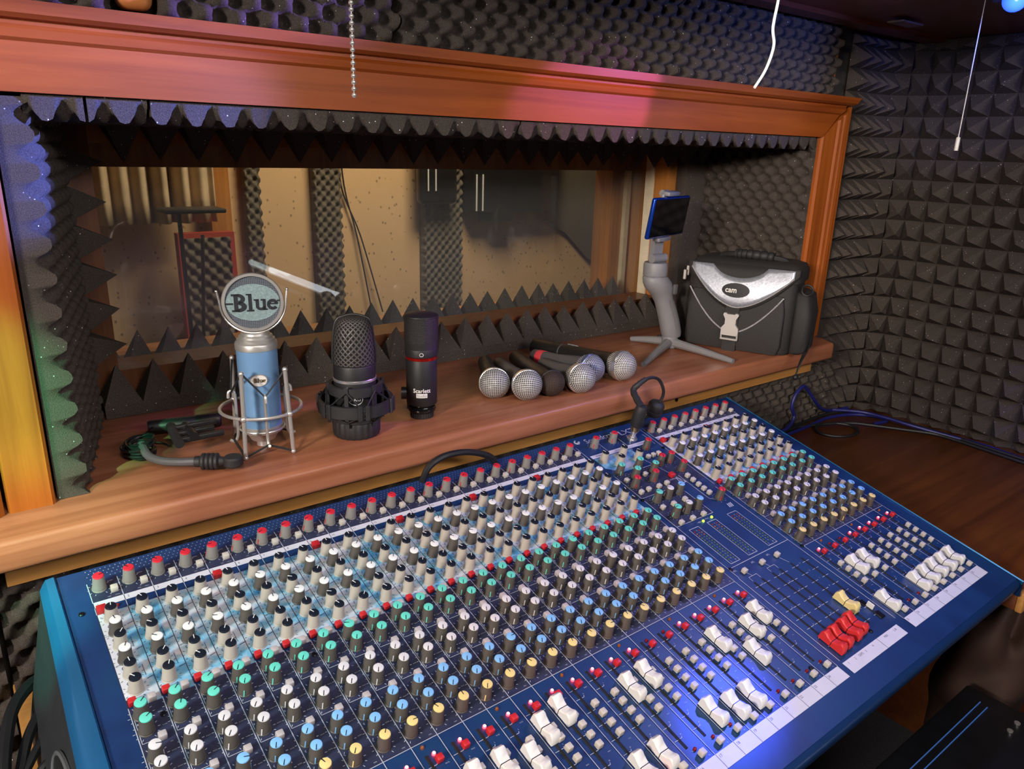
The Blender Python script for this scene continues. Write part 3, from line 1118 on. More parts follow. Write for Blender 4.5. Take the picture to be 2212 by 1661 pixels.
txt('STEREO 1', 25.1, .12, .17, 1); txt('STEREO 2', 26.6, .12, .17, 1); txt('TALKBACK', 28.4, .12, .16, 1)
eq = MB()
eqs.append(eq)
eq.add([L(24.45, .3, .0003), L(27.3, .3, .0003), L(27.3, 1.3, .0003), L(26.6, 1.85, .0003), L(25.2, 1.85, .0003), L(24.45, 1.2, .0003)], [(0, 1, 2, 3, 4, 5)])
quad(ink, 24.35, 29.6, 2.0, 4.05, .0003, 2)
quad(ink, 24.35, 27.2, 4.1, 6.45, .0003, 2)
for x0, x1 in ((24.84, 25.54), (26.24, 26.93), (27.87, 28.6)):
    for a in ((x0, 6.94, x1, 6.94), (x1, 6.94, x1, 9.58), (x1, 9.58, x0, 9.58), (x0, 9.58, x0, 6.94)):
        line(*a, .04)
    for j, s in enumerate(('16', '12', '9', '6', '4', '2', '0', '2', '4', '6', '10', '16', '22', '30')):
        txt(s, (x0 + x1) / 2, 7.14 + j * .165, .10)
    txt('L', x0 + .18, 9.46, .14); txt('R', x1 - .18, 9.46, .14)
txt('+48V', 25.85, 6.75, .13); txt('PWR', 26.5, 6.72, .13)
for x in (24.95, 26.34, 27.56):
    txt('AFL', x - .35, 10.0, .15)
for (a, b) in ((24.87, 25.47), (26.31, 26.90)):
    line(a, 10.85, a, 10.6, .03); line(b, 10.85, b, 10.6, .03); line(a, 10.6, b, 10.6, .03); line((a + b) / 2, 10.6, (a + b) / 2 - .1, 10.35, .03)
line(27.6, 10.4, 27.8, 10.85, .03)
for a in (24.87, 25.47, 26.31, 26.90, 27.82, 28.72):
    for vv in (11.2, 11.75, 12.3, 12.85, 13.4, 13.95, 14.5, 15.0):
        line(a - .26, vv, a + .26, vv, .03)
for c in ((25.17), (26.6), (28.27)):
    for vv, s in zip((11.2, 11.75, 12.3, 12.85, 13.4, 13.95, 14.5), '0510205'):
        txt(s, c, vv - .05, .12)
quad(ink, 24.33, 28.95, 15.83, 16.40, .0005, 3)
for s, u in (('1', 24.62), ('2', 25.15), ('GRPS', 25.6), ('3', 26.0), ('4', 26.6), ('MIX', 27.75), ('L-R', 28.55)):
    txt(s, u, 15.98, .16, 1)
line(27.15, 15.83, 27.15, 16.40, .03, 1)
txt('Soundcraft', 26.36, -1.26, .56, 0, 0, .004, .0006, 1.0)
txt('LX7', 28.40, -1.15, .58, 0, 0, .012, .0006, 1.25)
txt('32 CHANNEL', 28.45, -.80, .14)
# swirl emblem
ink.tube([L(24.62 + .17 * cos(a) * (1 - a / 12), -1.42 + .20 * sin(a) * (1 - a / 12), .0007) for a in [i * .35 for i in range(15)]], .0011, 5, 0)
for k in range(3):
    line(24.5 + k * .07, -1.22 + k * .02, 24.72 + k * .05, -1.42, .04)
# warning triangle
for a in (((27.74, 3.45), (28.06, 3.98)), ((28.06, 3.98), (27.62, 3.95)), ((27.62, 3.95), (27.74, 3.45))):
    line(*a[0], *a[1], .06)
line(27.80, 3.68, 27.76, 3.78, .05); line(27.76, 3.78, 27.84, 3.80, .05); line(27.84, 3.80, 27.80, 3.92, .05)
txt('CAUTION', 27.45, 3.5, .15)
for k in range(3):
    ink.add([L(28.60 + k * .13, 6.32, .0006), L(28.68 + k * .13, 6.32, .0006), L(28.62 + k * .13, 6.62, .0006), L(28.54 + k * .13, 6.62, .0006)], [(0, 1, 2, 3)], 0)

# ---- control shapes (meshes shared by all copies)
def knob_meshes():
    out = {}
    for key, body in (('grey', 'kgrey'), ('dark', 'kdark'), ('light', 'klight')):
        mb = MB()
        mb.lathe([(.0068, .0), (.0068, .0012), (.0064, .0016), (.0062, .0042), (.0059, .0047), (.0052, .0162), (.0048, .0168), (.0, .0168)], 20)
        o = mb.build('knob_body_shape', body, sharp=40)
        out[key] = o.data
        bpy.data.objects.remove(o)
    for key, cap, ptr in (('red', 'cap_red', 'cap_black'), ('black', 'cap_black', 'cap_white'), ('white', 'cap_white', 'cap_black'), ('lilac', 'cap_lilac', 'cap_black'),
                          ('green', 'cap_green', 'cap_black'), ('blue', 'cap_blue', 'cap_black'), ('yellow', 'cap_yellow', 'cap_black')):
        mb = MB()
        mb.lathe([(.00505, .0165), (.00505, .0170), (.0046, .0176), (.003, .0179), (0, .0180)], 20)
        mb.box(-.00033, .00033, .0004, .0050, .0173, .01815, 1)
        side = 0 if key not in ('black', 'white') else 1
        # pointer stripe down the side of the knob
        mb.add([(-.0005, .0060, .008), (.0005, .0060, .008), (.0005, .0067, .0014), (-.0005, .0067, .0014), (-.0005, .0052, .008), (.0005, .0052, .008), (.0005, .0060, .0014), (-.0005, .0060, .0014)],
               [(0, 1, 2, 3), (0, 4, 5, 1), (1, 5, 6, 2), (3, 2, 6, 7), (0, 3, 7, 4)], 0 if key != 'black' else 1)
        o = mb.build('knob_cap_shape', [cap, ptr], sharp=40)
        out['cap_' + key] = o.data
        bpy.data.objects.remove(o)
    return out


KM = knob_meshes()


def shared(mb, mats, sharp=35):
    o = mb.build('shared_shape', mats, sharp=sharp)
    d = o.data
    bpy.data.objects.remove(o)
    return d


def btn_shape(mat, s=.0066, h=.0062):
    return shared(MB().rbox((0, 0, h / 2 + .0004), (s, s * .95, h), .0009, 2), mat)


BM = {k: btn_shape(k) for k in ('btn', 'btn_red', 'btn_grey')}
BM['phantom'] = btn_shape('btn_red', .0085, .006)
LED = {k: shared(MB().lathe([(.0018, 0), (.0018, .0012), (.0014, .0022), (.0006, .0027), (0, .0028)], 12, mis=[0, 0, 1, 1]), [k, 'led_core' if k == 'led_on' else k]) for k in ('led_on', 'led_off', 'led_green', 'led_am')}


def fader_shape(mat):
    mb = MB()
    l, w = .0160, .0056
    prof = [(-l, .001), (-l + .0012, .0098), (-l + .0042, .0126), (-l + .0065, .0124), (-.0070, .0104), (-.0030, .0085), (-.0004, .0078), (.0004, .0078), (.0030, .0085), (.0070, .0104), (l - .0065, .0124), (l - .0042, .0126), (l - .0012, .0098), (l, .001)]
    n = len(prof)
    rows = []
    for x, ins in ((-w, .0011), (-w + .0011, 0), (w - .0011, 0), (w, .0011)):
        rows.append([(x, y * (1 - ins * 25) if abs(y) > .01 else y, max(.001, z - ins)) for y, z in prof])
    v = [p for r in rows for p in r]
    f = [(k * n + i, k * n + i + 1, (k + 1) * n + i + 1, (k + 1) * n + i) for k in range(3) for i in range(n - 1)]
    f += [list(range(n))[::-1], list(range(3 * n, 4 * n))]
    f += [(k * n, (k + 1) * n, (k + 1) * n + n - 1, k * n + n - 1) for k in range(3)]
    mb.add(v, f, 0)
    mb.box(-w * .98, w * .98, -.00035, .00035, .0070, .00795, 1)
    mb.box(-w - .0001, -w + .0002, -.00035, .00035, .001, .0072, 1)
    mb.box(-.0009, .0009, -.004, .004, -.0004, .0011, 1)
    return shared(mb, [mat, 'screw'], 40)


FM = {k: fader_shape(k) for k in ('fcap', 'fcap_red', 'fcap_yellow')}
SLOT = shared(MB().rbox((0, 0, .0002), (.0030, 4.22 * PT, .0012), .0004, 1), 'slot')
SCREW = shared(MB().lathe([(.0028, 0), (.0028, .001), (.0018, .0018), (0, .0018)], 12), 'screw')


def part(name, me, u, v, h=0., rz=0.):
    return put(name, me, con, L(u, v, h), (0, 0, rz))


def ticks(u, v, mi=0, n=11, r=.32):
    for i in range(n):
        a = math.radians(-150 + 300 * i / (n - 1))
        s, c = sin(a), -cos(a)
        line(u + s * r, v + c * r, u + s * (r + .07), v + c * (r + .07), .025, mi)


def knob(name, u, v, body, cap, ang, tick=0):
    """ang: pointer direction in degrees clockwise from straight back"""
    k = part(name, KM[body], u, v, 0., -math.radians(ang))
    put('cap', KM['cap_' + cap], k)
    if tick is not None:
        ticks(u, v, tick)
    return k


OFF = -148
rr = R.uniform
mute_off = {18, 19, 26, 27}
pfl_on = {14, 15}
capsv = {1: 12.6, 2: 13.2, 3: 12.4, 4: 12.9, 5: 12.2, 6: 12.7, 7: 13.4, 8: 12.9, 9: 12.45, 10: 12.5, 11: 12.85, 12: 12.12, 13: 11.84, 14: 14.92, 15: 14.88, 16: 12.36, 17: 12.24,
         18: 14.66, 19: 14.75, 20: 14.8, 21: 12.44, 22: 13.69, 23: 12.68, 24: 12.31, 25: 14.85, 26: 12.67, 27: 12.67, 28: 14.91, 29: 14.87, 30: 14.82, 31: 14.83, 32: 14.79}
capsv[18], capsv[19], capsv[20] = 14.66, 14.89, 14.9
for b0, nch, first in BLK:
    for k in range(nch):
        ch = first + k
        u = b0 + k
        uc = u + .345
        ue = u + .40
        uq = u + .385
        knob('gain_knob', u + .345, -.68, 'grey', 'red', rr(-130, -20) if ch not in (1, 18, 21) else rr(60, 100))
        part('high_pass_button', BM['btn'], u + .775, -.36)
        for nm, v, body, cap, a in (('treble_knob', .98, 'light', 'black', rr(-25, 25)), ('high_mid_frequency_knob', 1.66, 'dark', 'white', rr(-70, 60)), ('high_mid_level_knob', 2.32, 'light', 'black', rr(-60, 40)),
                                    ('low_mid_frequency_knob', 2.99, 'dark', 'white', rr(-70, 60)), ('low_mid_level_knob', 3.67, 'light', 'black', rr(-60, 40)), ('bass_knob', 4.34, 'light', 'black', rr(-50, 40))):
            knob(nm, ue - .02 * (v - 1) / 3, v, body, cap, a, 1)
        if first + k in (1, 5, 9, 13, 17, 21, 25, 29):
            part('phantom_power_button', BM['phantom'], u + .18, .49)
            part('phantom_power_light', LED['led_off'], u + .70, .43)
        part('equaliser_button', BM['btn_red'], u + .15, 4.83)
        part('pre_fade_button', BM['btn_grey'], u + .70, 4.92)
        for nm, v, cap in (('first_auxiliary_knob', 5.36, 'green'), ('second_auxiliary_knob', 5.97, 'green'), ('third_auxiliary_knob', 6.99, 'lilac'), ('fourth_auxiliary_knob', 7.60, 'lilac'),
                           ('fifth_auxiliary_knob', 8.63, 'blue'), ('sixth_auxiliary_knob', 9.27, 'blue')):
            a = OFF
            q = R.random()
            if ch <= 3 and cap == 'green':
                a = rr(20, 60)
            elif q < .08:
                a = rr(-120, 120)
            knob(nm, u + .285, v, 'dark', cap, a + rr(-6, 6))
        part('pre_fade_button', BM['btn_grey'], u + .62, 6.44)
        part('pre_fade_button', BM['btn_grey'], u + .62, 8.10)
        knob('pan_knob', u + .265, 9.96, 'dark', 'yellow', R.choice([-10, 10, -150, 90, 30, -30]) + rr(-10, 10))
        part('mute_light', LED['led_off' if ch in mute_off else 'led_on'], u + .54, 10.98)
        part('mute_button', BM['btn_red'], u + .57, 11.26)
        part('fader_slot', SLOT, u + .28, 13.03)
        part('fader', FM['fcap'], u + .28 - (.03 if first > 1 else 0), capsv[ch])
        for nm, v in (('mix_button', 12.20), ('first_group_button', 12.63), ('second_group_button', 13.07), ('solo_button', 13.50)):
            part(nm, BM['btn'], u + .53, v)
        part('listen_light', LED['led_on' if ch in pfl_on else 'led_off'], u + .50, 15.30)
        part('listen_button', BM['btn'], u + .55, 15.56)
        if k % 3 == 1:
            part('peak_light', LED['led_am'], u + .32, 10.62)
        if k in (0, 5, 12, 19) or (first > 1 and k == 3):
            part('panel_screw', SCREW, u + .86, 5.62)
# master section controls
for u, v in ((25.35, -.70), (26.80, -.70)):
    knob('stereo_input_knob', u, v, 'grey', 'red', OFF + 25)
for u, v in ((28.29, .61), (28.61, 2.14), (27.86, 2.11), (28.66, 3.05), (26.31, 3.07), (24.86, 3.08), (28.63, 5.79)):
    knob('monitor_level_knob', u, v, 'dark', 'red', OFF + 5)
for u, v in ((24.82, .65), (26.31, .62), (26.93, 1.25), (25.48, 1.25)):
    knob('stereo_equaliser_knob', u, v, 'light', 'black', rr(-60, 20), 1)
for u, v in ((24.88, 1.86), (26.33, 1.86), (26.92, 2.48), (25.50, 2.47)):
    knob('stereo_auxiliary_knob', u, v, 'dark', 'green', OFF)
for v in (4.50, 5.80):
    for u, cp in ((25.05, 'green'), (25.90, 'lilac'), (26.77, 'blue')):
        knob('auxiliary_master_knob', u, v, 'dark', cp, OFF + rr(0, 120))
for u, v in ((27.62, 1.42), (28.04, 1.41), (28.48, 1.40), (26.13, 2.60), (24.69, 2.61), (24.70, 3.70), (25.28, 3.68), (26.05, 3.72), (26.70, 3.69), (28.42, 3.68), (28.41, 4.10), (28.38, 4.52), (28.37, 4.91), (28.37, 5.30),
             (24.83, 5.13), (25.64, 5.15), (26.55, 5.13), (24.82, 6.42), (25.68, 6.43), (26.53, 6.43), (24.95, 10.26), (26.34, 10.27), (27.56, 10.27)):
    part('master_button', BM['btn'], u, v)
part('talkback_button', BM['phantom'], 27.58, 3.26)
for u, v in ((26.14, 6.77), (26.85, 6.74)):
    part('power_light', LED['led_green'], u, v)
for x0, x1 in ((24.84, 25.54), (26.24, 26.93), (27.87, 28.6)):
    mb = MB()
    for j in range(14):
        for uu in (x0 + .17, x1 - .17):
            mb.lathe([(.0013, 0), (.0013, .0006), (.0008, .0012), (0, .0013)], 8, 0 if j < 1 else (1 if j < 3 else 2), Matrix.Translation(L(uu, 7.16 + j * .165)))
    mb.build('level_meter', ['led_off', 'led_am', 'led_gr'], con)
for u, v, cp in ((24.87, 15.01, 'fcap_red'), (25.47, 14.97, 'fcap_red'), (26.31, 14.93, 'fcap_red'), (26.90, 14.86, 'fcap_red'), (27.82, 13.92, 'fcap_yellow')):
    part('fader_slot', SLOT, u, 13.03)
    part('group_fader', FM[cp], u, v)
part('fader_slot', SLOT, 28.72, 13.03)
st = part('bare_fader_stem', shared(MB().rbox((0, .004, .004), (.0016, .009, .008), .0004, 1, 0).rbox((.001, -.0095, .0009), (.010, .011, .0018), .0008, 1, 1).rbox((-.0005, .0125, .0009), (.009, .009, .0018), .0008, 1, 1), ['white', 'screw']), 28.74, 14.75)
for u, v in ((24.35, 4.15), (27.35, 15.45), (29.36, 1.0), (24.5, 9.82), (24.02 - 1.2, 15.3), (-.42, .35), (25.85, 1.05), (29.6, 10.4)):
    part('panel_screw', SCREW, u, v)
ink.build('panel_lettering', ['white_print', 'dark_print', 'grey_print', 'strip_print'], con, smooth=False)
for eq in eqs:
    eq.build('equaliser_field_print', 'eqprint', con, smooth=False)
MB().lathe([(.0085, 0), (.0085, .0015), (.006, .002), (.006, .005), (.0, .005)], 20).build('headphone_socket', 'chrome', con, L(28.22, -.47))


# ================================================================== MICROPHONES ON THE SHELF
ZS = -.37


def face_cam(x, y):
    return math.atan2(-x, y) * 1.0                # turn local -Y towards the viewer's side of the room


# ---- pale blue condenser microphone
bx, by = .2935, .893
t = thing('studio_microphone', 'pale blue studio microphone with a round mesh logo disc on top', 'microphone', W(bx, by, ZS), face_cam(bx, by))
body = MB()
body.lathe([(.0243, .030), (.0243, .128)], 40)
body.build('body', 'lightblue', t)
MB().lathe([(.0085, .001), (.0085, .008), (.0150, .010), (.0165, .013), (.0195, .018), (.0218, .021), (.0246, .0215), (.0249, .023), (.0249, .0298), (.0243, .030)], 40, lobes=0).build('base_cap', 'nickel', t)
MB().lathe([(.0243, .128), (.0250, .1285), (.0252, .135), (.0246, .1365), (.0225, .138), (.0225, .1405), (.0200, .142), (.0198, .1445), (.0170, .146), (.0165, .1485), (.0, .1495)], 40).build('head_collar', 'nickel', t)
# clip and round screen
dz = .1865
mb = MB()
mb.tube([(-.012, -.006, .149), (-.012, -.008, .1545), (-.003, -.010, .1545), (0, -.010, .1515), (.003, -.010, .1545), (.012, -.008, .1545), (.012, -.006, .149)], .0012, 8)
mb.tube([(-.0395, -.0085, dz + .013)] + [(-.0375 * cos(a) if False else .0375 * cos(a), -.009, dz + .0375 * sin(a)) for a in [PI * (1.0 + i / 24) for i in range(25)]] + [(.0395, -.0085, dz + .013)], .0012, 8)
mb.ball((-.0400, -.0085, dz + .0145), .0018).ball((.0400, -.0085, dz + .0145), .0018)
mb.build('screen_clip', 'chrome', t)
Mx = at_m((0, -.009, dz), 0, PI / 2)
rg = MB().lathe([(.0318, -.0032), (.0350, -.0032), (.0356, 0), (.0350, .0032), (.0318, .0032), (.0312, 0), (.0318, -.0032)], 56).build('screen_ring', 'nickel', t, M=Mx)
dsc = MB().lathe([(.0, -.0007), (.0318, -.0006), (.0318, .0006), (.0, .0007)], 48).build('screen_mesh', 'popmesh', rg)
MB().lathe([(.0, .0008), (.0292, .0008), (.0292, .0011), (.0, .0011)], 48).build('pale_oval', plain('pale_logo_field', (.22, .31, .32), .6, var=.25, scale=500), rg, M=Matrix.Diagonal((1.05, .76, 1, 1)))


# logo letters, drawn with stems, serifs and bowls on the disc (local x to the right, y up)
def arcband(mb, cx, cy, ra, rb, a0, a1, z0, z1, ya=1., n=14):
    for i in range(n):
        p = a0 + (a1 - a0) * i / n
        q = a0 + (a1 - a0) * (i + 1) / n
        mb.prism([(cx + ra * cos(p), cy + ya * ra * sin(p)), (cx + rb * cos(p), cy + ya * rb * sin(p)), (cx + rb * cos(q), cy + ya * rb * sin(q)), (cx + ra * cos(q), cy + ya * ra * sin(q))], z0, z1, 'z')


def logo(mb, z0, z1, s=1.):
    k = MB()
    B = lambda x0, x1, y0, y1: k.box(x0, x1, y0, y1, z0, z1)
    B(-23, -18, -11, 11); B(-26, -16, 9, 11.5); B(-26, -16, -11.5, -9)
    arcband(k, -17.5, 5.2, 3.0, 8.2, -PI / 2, PI / 2, z0, z1, .78)
    arcband(k, -17.5, -5.0, 3.4, 9.8, -PI / 2, PI / 2, z0, z1, .70)
    B(-19, -16.5, -1.9, .6); B(-19, -16.5, 8.8, 11.4); B(-19, -16.5, -11.8, -8.2)
    B(-5.5, -1.2, -10, 11); B(-8, -1.2, 9.5, 11.4); B(-8, 1.2, -11.6, -9.4)
    B(3.2, 7.2, -5.5, 4); B(1, 7.2, 2.2, 4.2); B(11.8, 15.6, -10, 4); B(9.6, 15.6, 2.2, 4.2); B(11.8, 17.6, -10.4, -8.4)
    arcband(k, 9.4, -5.2, 2.3, 6.2, PI, 2 * PI, z0, z1, .85)
    arcband(k, 24.0, -3.2, 3.2, 7.2, .15, 1.80 * PI, z0, z1, 1.0)
    B(18.5, 30.6, -3.2, -1.2)
    B(29.5, 33.6, .6, 2.6); B(-33.6, -24, -2.2, .2)
    mb.add([(p[0] * s, p[1] * s, p[2]) for p in k.v], k.f)


mb = MB()
logo(mb, .0011, .0016, .00093)
mb.build('logo', plain('logo_black', (.012, .014, .02), .6), rg)
# rotate so that the letters read upright: disc local y is world z
bdg = MB()
ov = [(.0098 * cos(2 * PI * i / 40), .0072 * sin(2 * PI * i / 40)) for i in range(40)]
bdg.tube([(x, -.0248 + x * x * 20, .0935 + z) for x, z in ov], .0008, 6, 0, True)
bdg.prism([(x * .93, z * .93) for x, z in ov], -.0246, -.0240, 'y', 1, Matrix.Translation((0, 0, .0935)))
k = MB()
logo(k, 0, .0006, .00024)
bdg.add([(p[0], -.0252 + p[2], .0935 + p[1]) for p in k.v], k.f, 2)
bdg.build('oval_badge', ['nickel', 'white', 'gold'], t)

# ---- wire spider mount round it
t = thing('shock_mount', 'silver wire shock mount with black elastic bands round the blue microphone', 'shock mount', W(bx, by, ZS), face_cam(bx, by))
zr_ = .052
MB().tube(ring_pts(.049, 56, zr_), .0021, 10, closed=True).build('outer_ring', 'nickel', t)
MB().tube(ring_pts(.0268, 40, .0255), .0013, 8, closed=True).build('inner_ring', 'nickel', t)
tops, bots = [], []
for a in (-PI * .64, -PI * .27, PI * .36, PI * .73):
    ca, sa = cos(a), sin(a)
    p0, p1 = (.0515 * ca, .0515 * sa, .003), (.046 * ca, .046 * sa, .108)
    o = MB()
    o.tube([p0, (.049 * ca, .049 * sa, zr_), p1], .0026, 10).ball(p0, .0032).ball(p1, .0034).ball((.0495 * ca, .0495 * sa, zr_), .0042)
    o.build('post', 'nickel', t)
    tops.append(p1); bots.append(p0)
for k in range(4):
    a = (-PI * .64 - PI * .27) / 2 + k * PI / 2 + .02
    ca, sa = cos(a), sin(a)
    r = .0300
    rod = MB()
    rod.tube(smooth_path([(.038 * ca, .038 * sa, .068), (.037 * ca, .037 * sa, .0755), (.033 * ca, .033 * sa, .076), (r * ca, r * sa, .070), (r * ca, r * sa, .040), (r * ca, r * sa, .020), (.034 * ca, .034 * sa, .0105), (.040 * ca, .040 * sa, .013)], 5), .0019, 8)
    rod.build('inner_rod', 'nickel', t)
    pa, pb = tops[k], tops[(k + 1) % 4]
    e = (.0345 * ca, .0345 * sa, .0745)
    MB().tube([pa, e, pb], .0013, 6).build('elastic_band', 'rubber', t)
    pa, pb = bots[k], bots[(k + 1) % 4]
    e = (.035 * ca, .035 * sa, .0125)
    MB().tube([(pa[0], pa[1], .0035), e, (pb[0], pb[1], .0035)], .0016, 6).build('elastic_band', 'rubber', t)

# ---- black condenser microphone in a plastic mount
ax_, ay_ = .410, .866
t = thing('condenser_microphone', 'tapered black condenser microphone with a silver ring, held in a black plastic mount', 'microphone', W(ax_, ay_, ZS), face_cam(ax_, ay_))
MB().lathe([(.0225, .004), (.0262, .03), (.0275, .074), (.0273, .076)], 40).build('body', 'blackmatte', t)
MB().lathe([(.0275, .076), (.0281, .0768), (.0281, .0795), (.0275, .0803)], 40).build('silver_ring', 'chrome', t)
MB().lathe([(.0273, .0803), (.0272, .096), (.0264, .098), (.0250, .0985), (.0, .0985)], 40).build('grille_base', 'blackmatte', t)
gm = MB()
gp = [(.0262, .098), (.0264, .108), (.0258, .120), (.0246, .134), (.0228, .147), (.0200, .155), (.0150, .1590), (.008, .1605), (0, .161)]
gm.lathe(gp, 48, uv=True)
gr = gm.build('grille', weave_mat('zigzag_wire_mesh', (.085, .078, .072), (.003, .003, .004), 'uv', 22., -13., rough=.4, metal=.2, duty=.5), t, M=Matrix.Diagonal((1, .86, 1, 1)))
fr = MB()
for s in (1,):
    pts = [(r_ * 1.03, 0, z) for r_, z in gp[:-2]] + [(0, 0, .1625)] + [(-r_ * 1.03, 0, z) for r_, z in gp[:-2]][::-1]
    fr.tube(smooth_path(pts, 3), .0018, 8)
fr.build('grille_frame', 'blackmatte', t)
lb = MB()
lb.tube([(.009 * cos(q), -.0272 + .35 * .009 * abs(cos(q)) * .3, .056 + .0075 * sin(q)) for q in [2 * PI * i / 28 for i in range(28)]], .0005, 5, 0, True)
add_text(lb, 'AKG', at_m((0, -.0274, .056), 0, PI / 2), .0065, 0, .03)
lb.build('maker_mark', 'pale', t)

t = thing('shock_mount', 'black plastic shock mount with a fluted foot, holding the tapered black microphone', 'shock mount', W(ax_, ay_, ZS), face_cam(ax_, ay_))


def ring_band(r0, r1, z0, z1, n=48):
    return [(r0, z0), (r1, z0), (r1, z1), (r0, z1), (r0, z0)]


ft = MB()
ft.lathe([(.0, .0005), (.0290, .0005), (.0305, .003), (.0310, .020), (.0300, .022), (.0232, .0225)], 96, lobes=22, lobe_amp=.022)
ft.build('fluted_foot', 'rubber', t)
MB().lathe(ring_band(.0300, .0345, .024, .034), 56).build('lower_ring', 'rubber', t)
MB().lathe(ring_band(.0300, .0352, .060, .072), 56).build('upper_ring', 'rubber', t)
MB().lathe(ring_band(.0445, .0490, .036, .052), 64).build('outer_ring', 'rubber', t)
for k in range(6):
    a = 2 * PI * k / 6 + .2
    c, s = cos(a), sin(a)
    Mx = Matrix.Rotation(a, 4, 'Z')
    MB().box(.0345, .0375, -.0025, .0025, .044, .075, 0, Mx).build('hook', 'rubber', t)
    MB().box(.0340, .0370, -.0025, .0025, .020, .044, 0, Mx).build('hook', 'rubber', t)
    Mx = Matrix.Rotation(a + PI / 6, 4, 'Z')
    MB().rbox((.0497, -.0048, .044), (.0035, .006, .020), .0008, 1, 0, Mx).rbox((.0497, .0048, .044), (.0035, .006, .020), .0008, 1, 0, Mx).build('lug', 'rubber', t)
    e = Vector((.050 * cos(a + PI / 6), .050 * sin(a + PI / 6), .046))
    f_ = Vector((.0375 * c, .0375 * s, .068))
    g_ = Vector((.0375 * cos(a + PI / 3), .0375 * sin(a + PI / 3), .068))
    MB().tube([f_, e, g_], .0014, 6).build('elastic_band', 'cable', t)
    f_.z = g_.z = .027
    e.z = .041
    MB().tube([f_, e, g_], .0014, 6).build('elastic_band', 'cable', t)

# ---- slim black microphone with a red ring
sx_, sy_ = .517, .876
t = thing('condenser_microphone', 'slim black condenser microphone with a red ring and white lettering', 'microphone', W(sx_, sy_, ZS), face_cam(sx_, sy_))
MB().lathe([(.0212, .021), (.0217, .022), (.0217, .0855), (.0212, .0865)], 40).build('body', 'blackmatte', t)
MB().lathe([(.0212, .0865), (.0220, .0868), (.0220, .0905), (.0212, .0908)], 40).build('red_ring', 'redring', t)
MB().lathe([(.0212, .0908), (.0226, .0915), (.0229, .101), (.0225, .102)], 40).build('collar', 'blackmatte', t)
g = MB()
g.lathe([(.0225, .102), (.0232, .112), (.0236, .13), (.0236, .1465)], 48, uv=True)
g.build('grille', 'mesh_fine', t)
MB().lathe([(.0236, .1462), (.0240, .1468), (.0238, .1482), (.0222, .1492), (.012, .1510), (0, .1515)], 48).build('top_rim', 'blackmatte', t)
MB().lathe([(.0, .0085), (.017, .0085), (.0195, .0105), (.0200, .0135), (.0185, .017), (.0165, .018), (.0165, .021), (0, .021)], 40).build('swivel_collar', plain('gloss_black', (.008, .008, .009), .12), t)
MB().lathe([(.0, .0005), (.0162, .0005), (.0165, .002), (.0165, .0082), (0, .0085)], 60, lobes=30, lobe_amp=.02).build('threaded_nut', 'rubber', t)
MB().tube([(-.0185, .004, .034), (-.029, .004, .034)], .009, 16).build('side_knob', 'black', t)
MB().box(-.021, -.016, -.003, .010, .012, .040).build('swivel_arm', 'black', t)


def wrap_text(s, z, size, rad, mat, mi=0, bold=0.):
    mb = MB()
    v, f = text_geo(s, bold)
    mb.add([(rad * sin(p[0] * size / rad), -rad * cos(p[0] * size / rad), z + p[1] * size) for p in v], f)
    return mb


wrap_text('Scarlett', .0440, .0082, .02195, None, 0, .022).build('lettering', 'white', t, smooth=False)
mb = MB()
mb.grid(lambda a, b: (.0219 * sin((a - .5) * .72), -.0219 * cos((a - .5) * .72), .0340 + b * .0062), 10, 1)
lp = mb.build('label_box', 'white', t)
wrap_text('Studio', .0371, .0056, .02205, None).build('lettering', 'grey', lp, smooth=False)
mb = MB()
mb.tube([(.0231 * sin(.0026 * cos(q) / .0231), -.0231 * cos(.0026 * cos(q) / .0231), .0965 + .0024 * sin(q)) for q in [-PI * .5 + .5 + (2 * PI - 1.) * i / 20 for i in range(21)]], .0004, 5)
mb.box(-.0017, .0017, -.0236, -.0230, .0942, .0949)
mb.build('pattern_mark', 'white', t)


# ---- six handheld microphones lying on the shelf
def handheld(label, ball, tail, rad, mesh, bodymat, ringmat, tail_r=.0125, extra=None, zt=None):
    B, T = W(*ball), W(*tail)
    d = (B - T).normalized()
    Ln = (B - T).length
    t = thing('handheld_microphone', label, 'microphone', M=axis_m(T, d), group=None)
    z1 = Ln
    MB().lathe([(.0, -.001), (tail_r * .85, -.001), (tail_r, .002), (tail_r * 1.02, Ln * .45), (rad * .72, Ln - rad * .95), (rad * .80, Ln - rad * .72), (0, Ln - rad * .72)], 32).build('body', bodymat, t)
    gp_ = [(rad * .78, -rad * .72), (rad * .90, -rad * .5), (rad * .985, -rad * .16)]
    hd = MB().lathe(gp_, 40).lathe([(rad * .985, rad * .16)] + [(rad * sin(a), rad * cos(a)) for a in [PI / 2 * (1 - i / 10) * .9 for i in range(10)]] + [(0, rad)], 40)
    h = hd.build('grille', mesh, t, M=Matrix.Translation((0, 0, z1)))
    MB().lathe([(rad * .985, -rad * .16), (rad * 1.03, -rad * .13), (rad * 1.03, rad * .13), (rad * .985, rad * .16)], 40).build('grille_ring', ringmat, h)
    if extra:
        extra(t, Ln, tail_r)
    return t


def band(t, Ln, r):
    MB().lathe([(r * 1.02, .014), (r * 1.05, .0142), (r * 1.05, .030), (r * 1.02, .0302)], 32).build('red_band', 'tank', t)


def radio(t, Ln, r):
    MB().lathe([(r * 1.0, .071), (r * 1.03, .0712), (r * 1.03, .0735), (r, .0737)], 32).build('seam_ring', 'grey_d', t)
    MB().rbox((0, 0, 0), (.012, .003, .024), .001, 2).build('display_window', 'grey', t, M=at_m((r * .55, r * .85, .092), -.55))


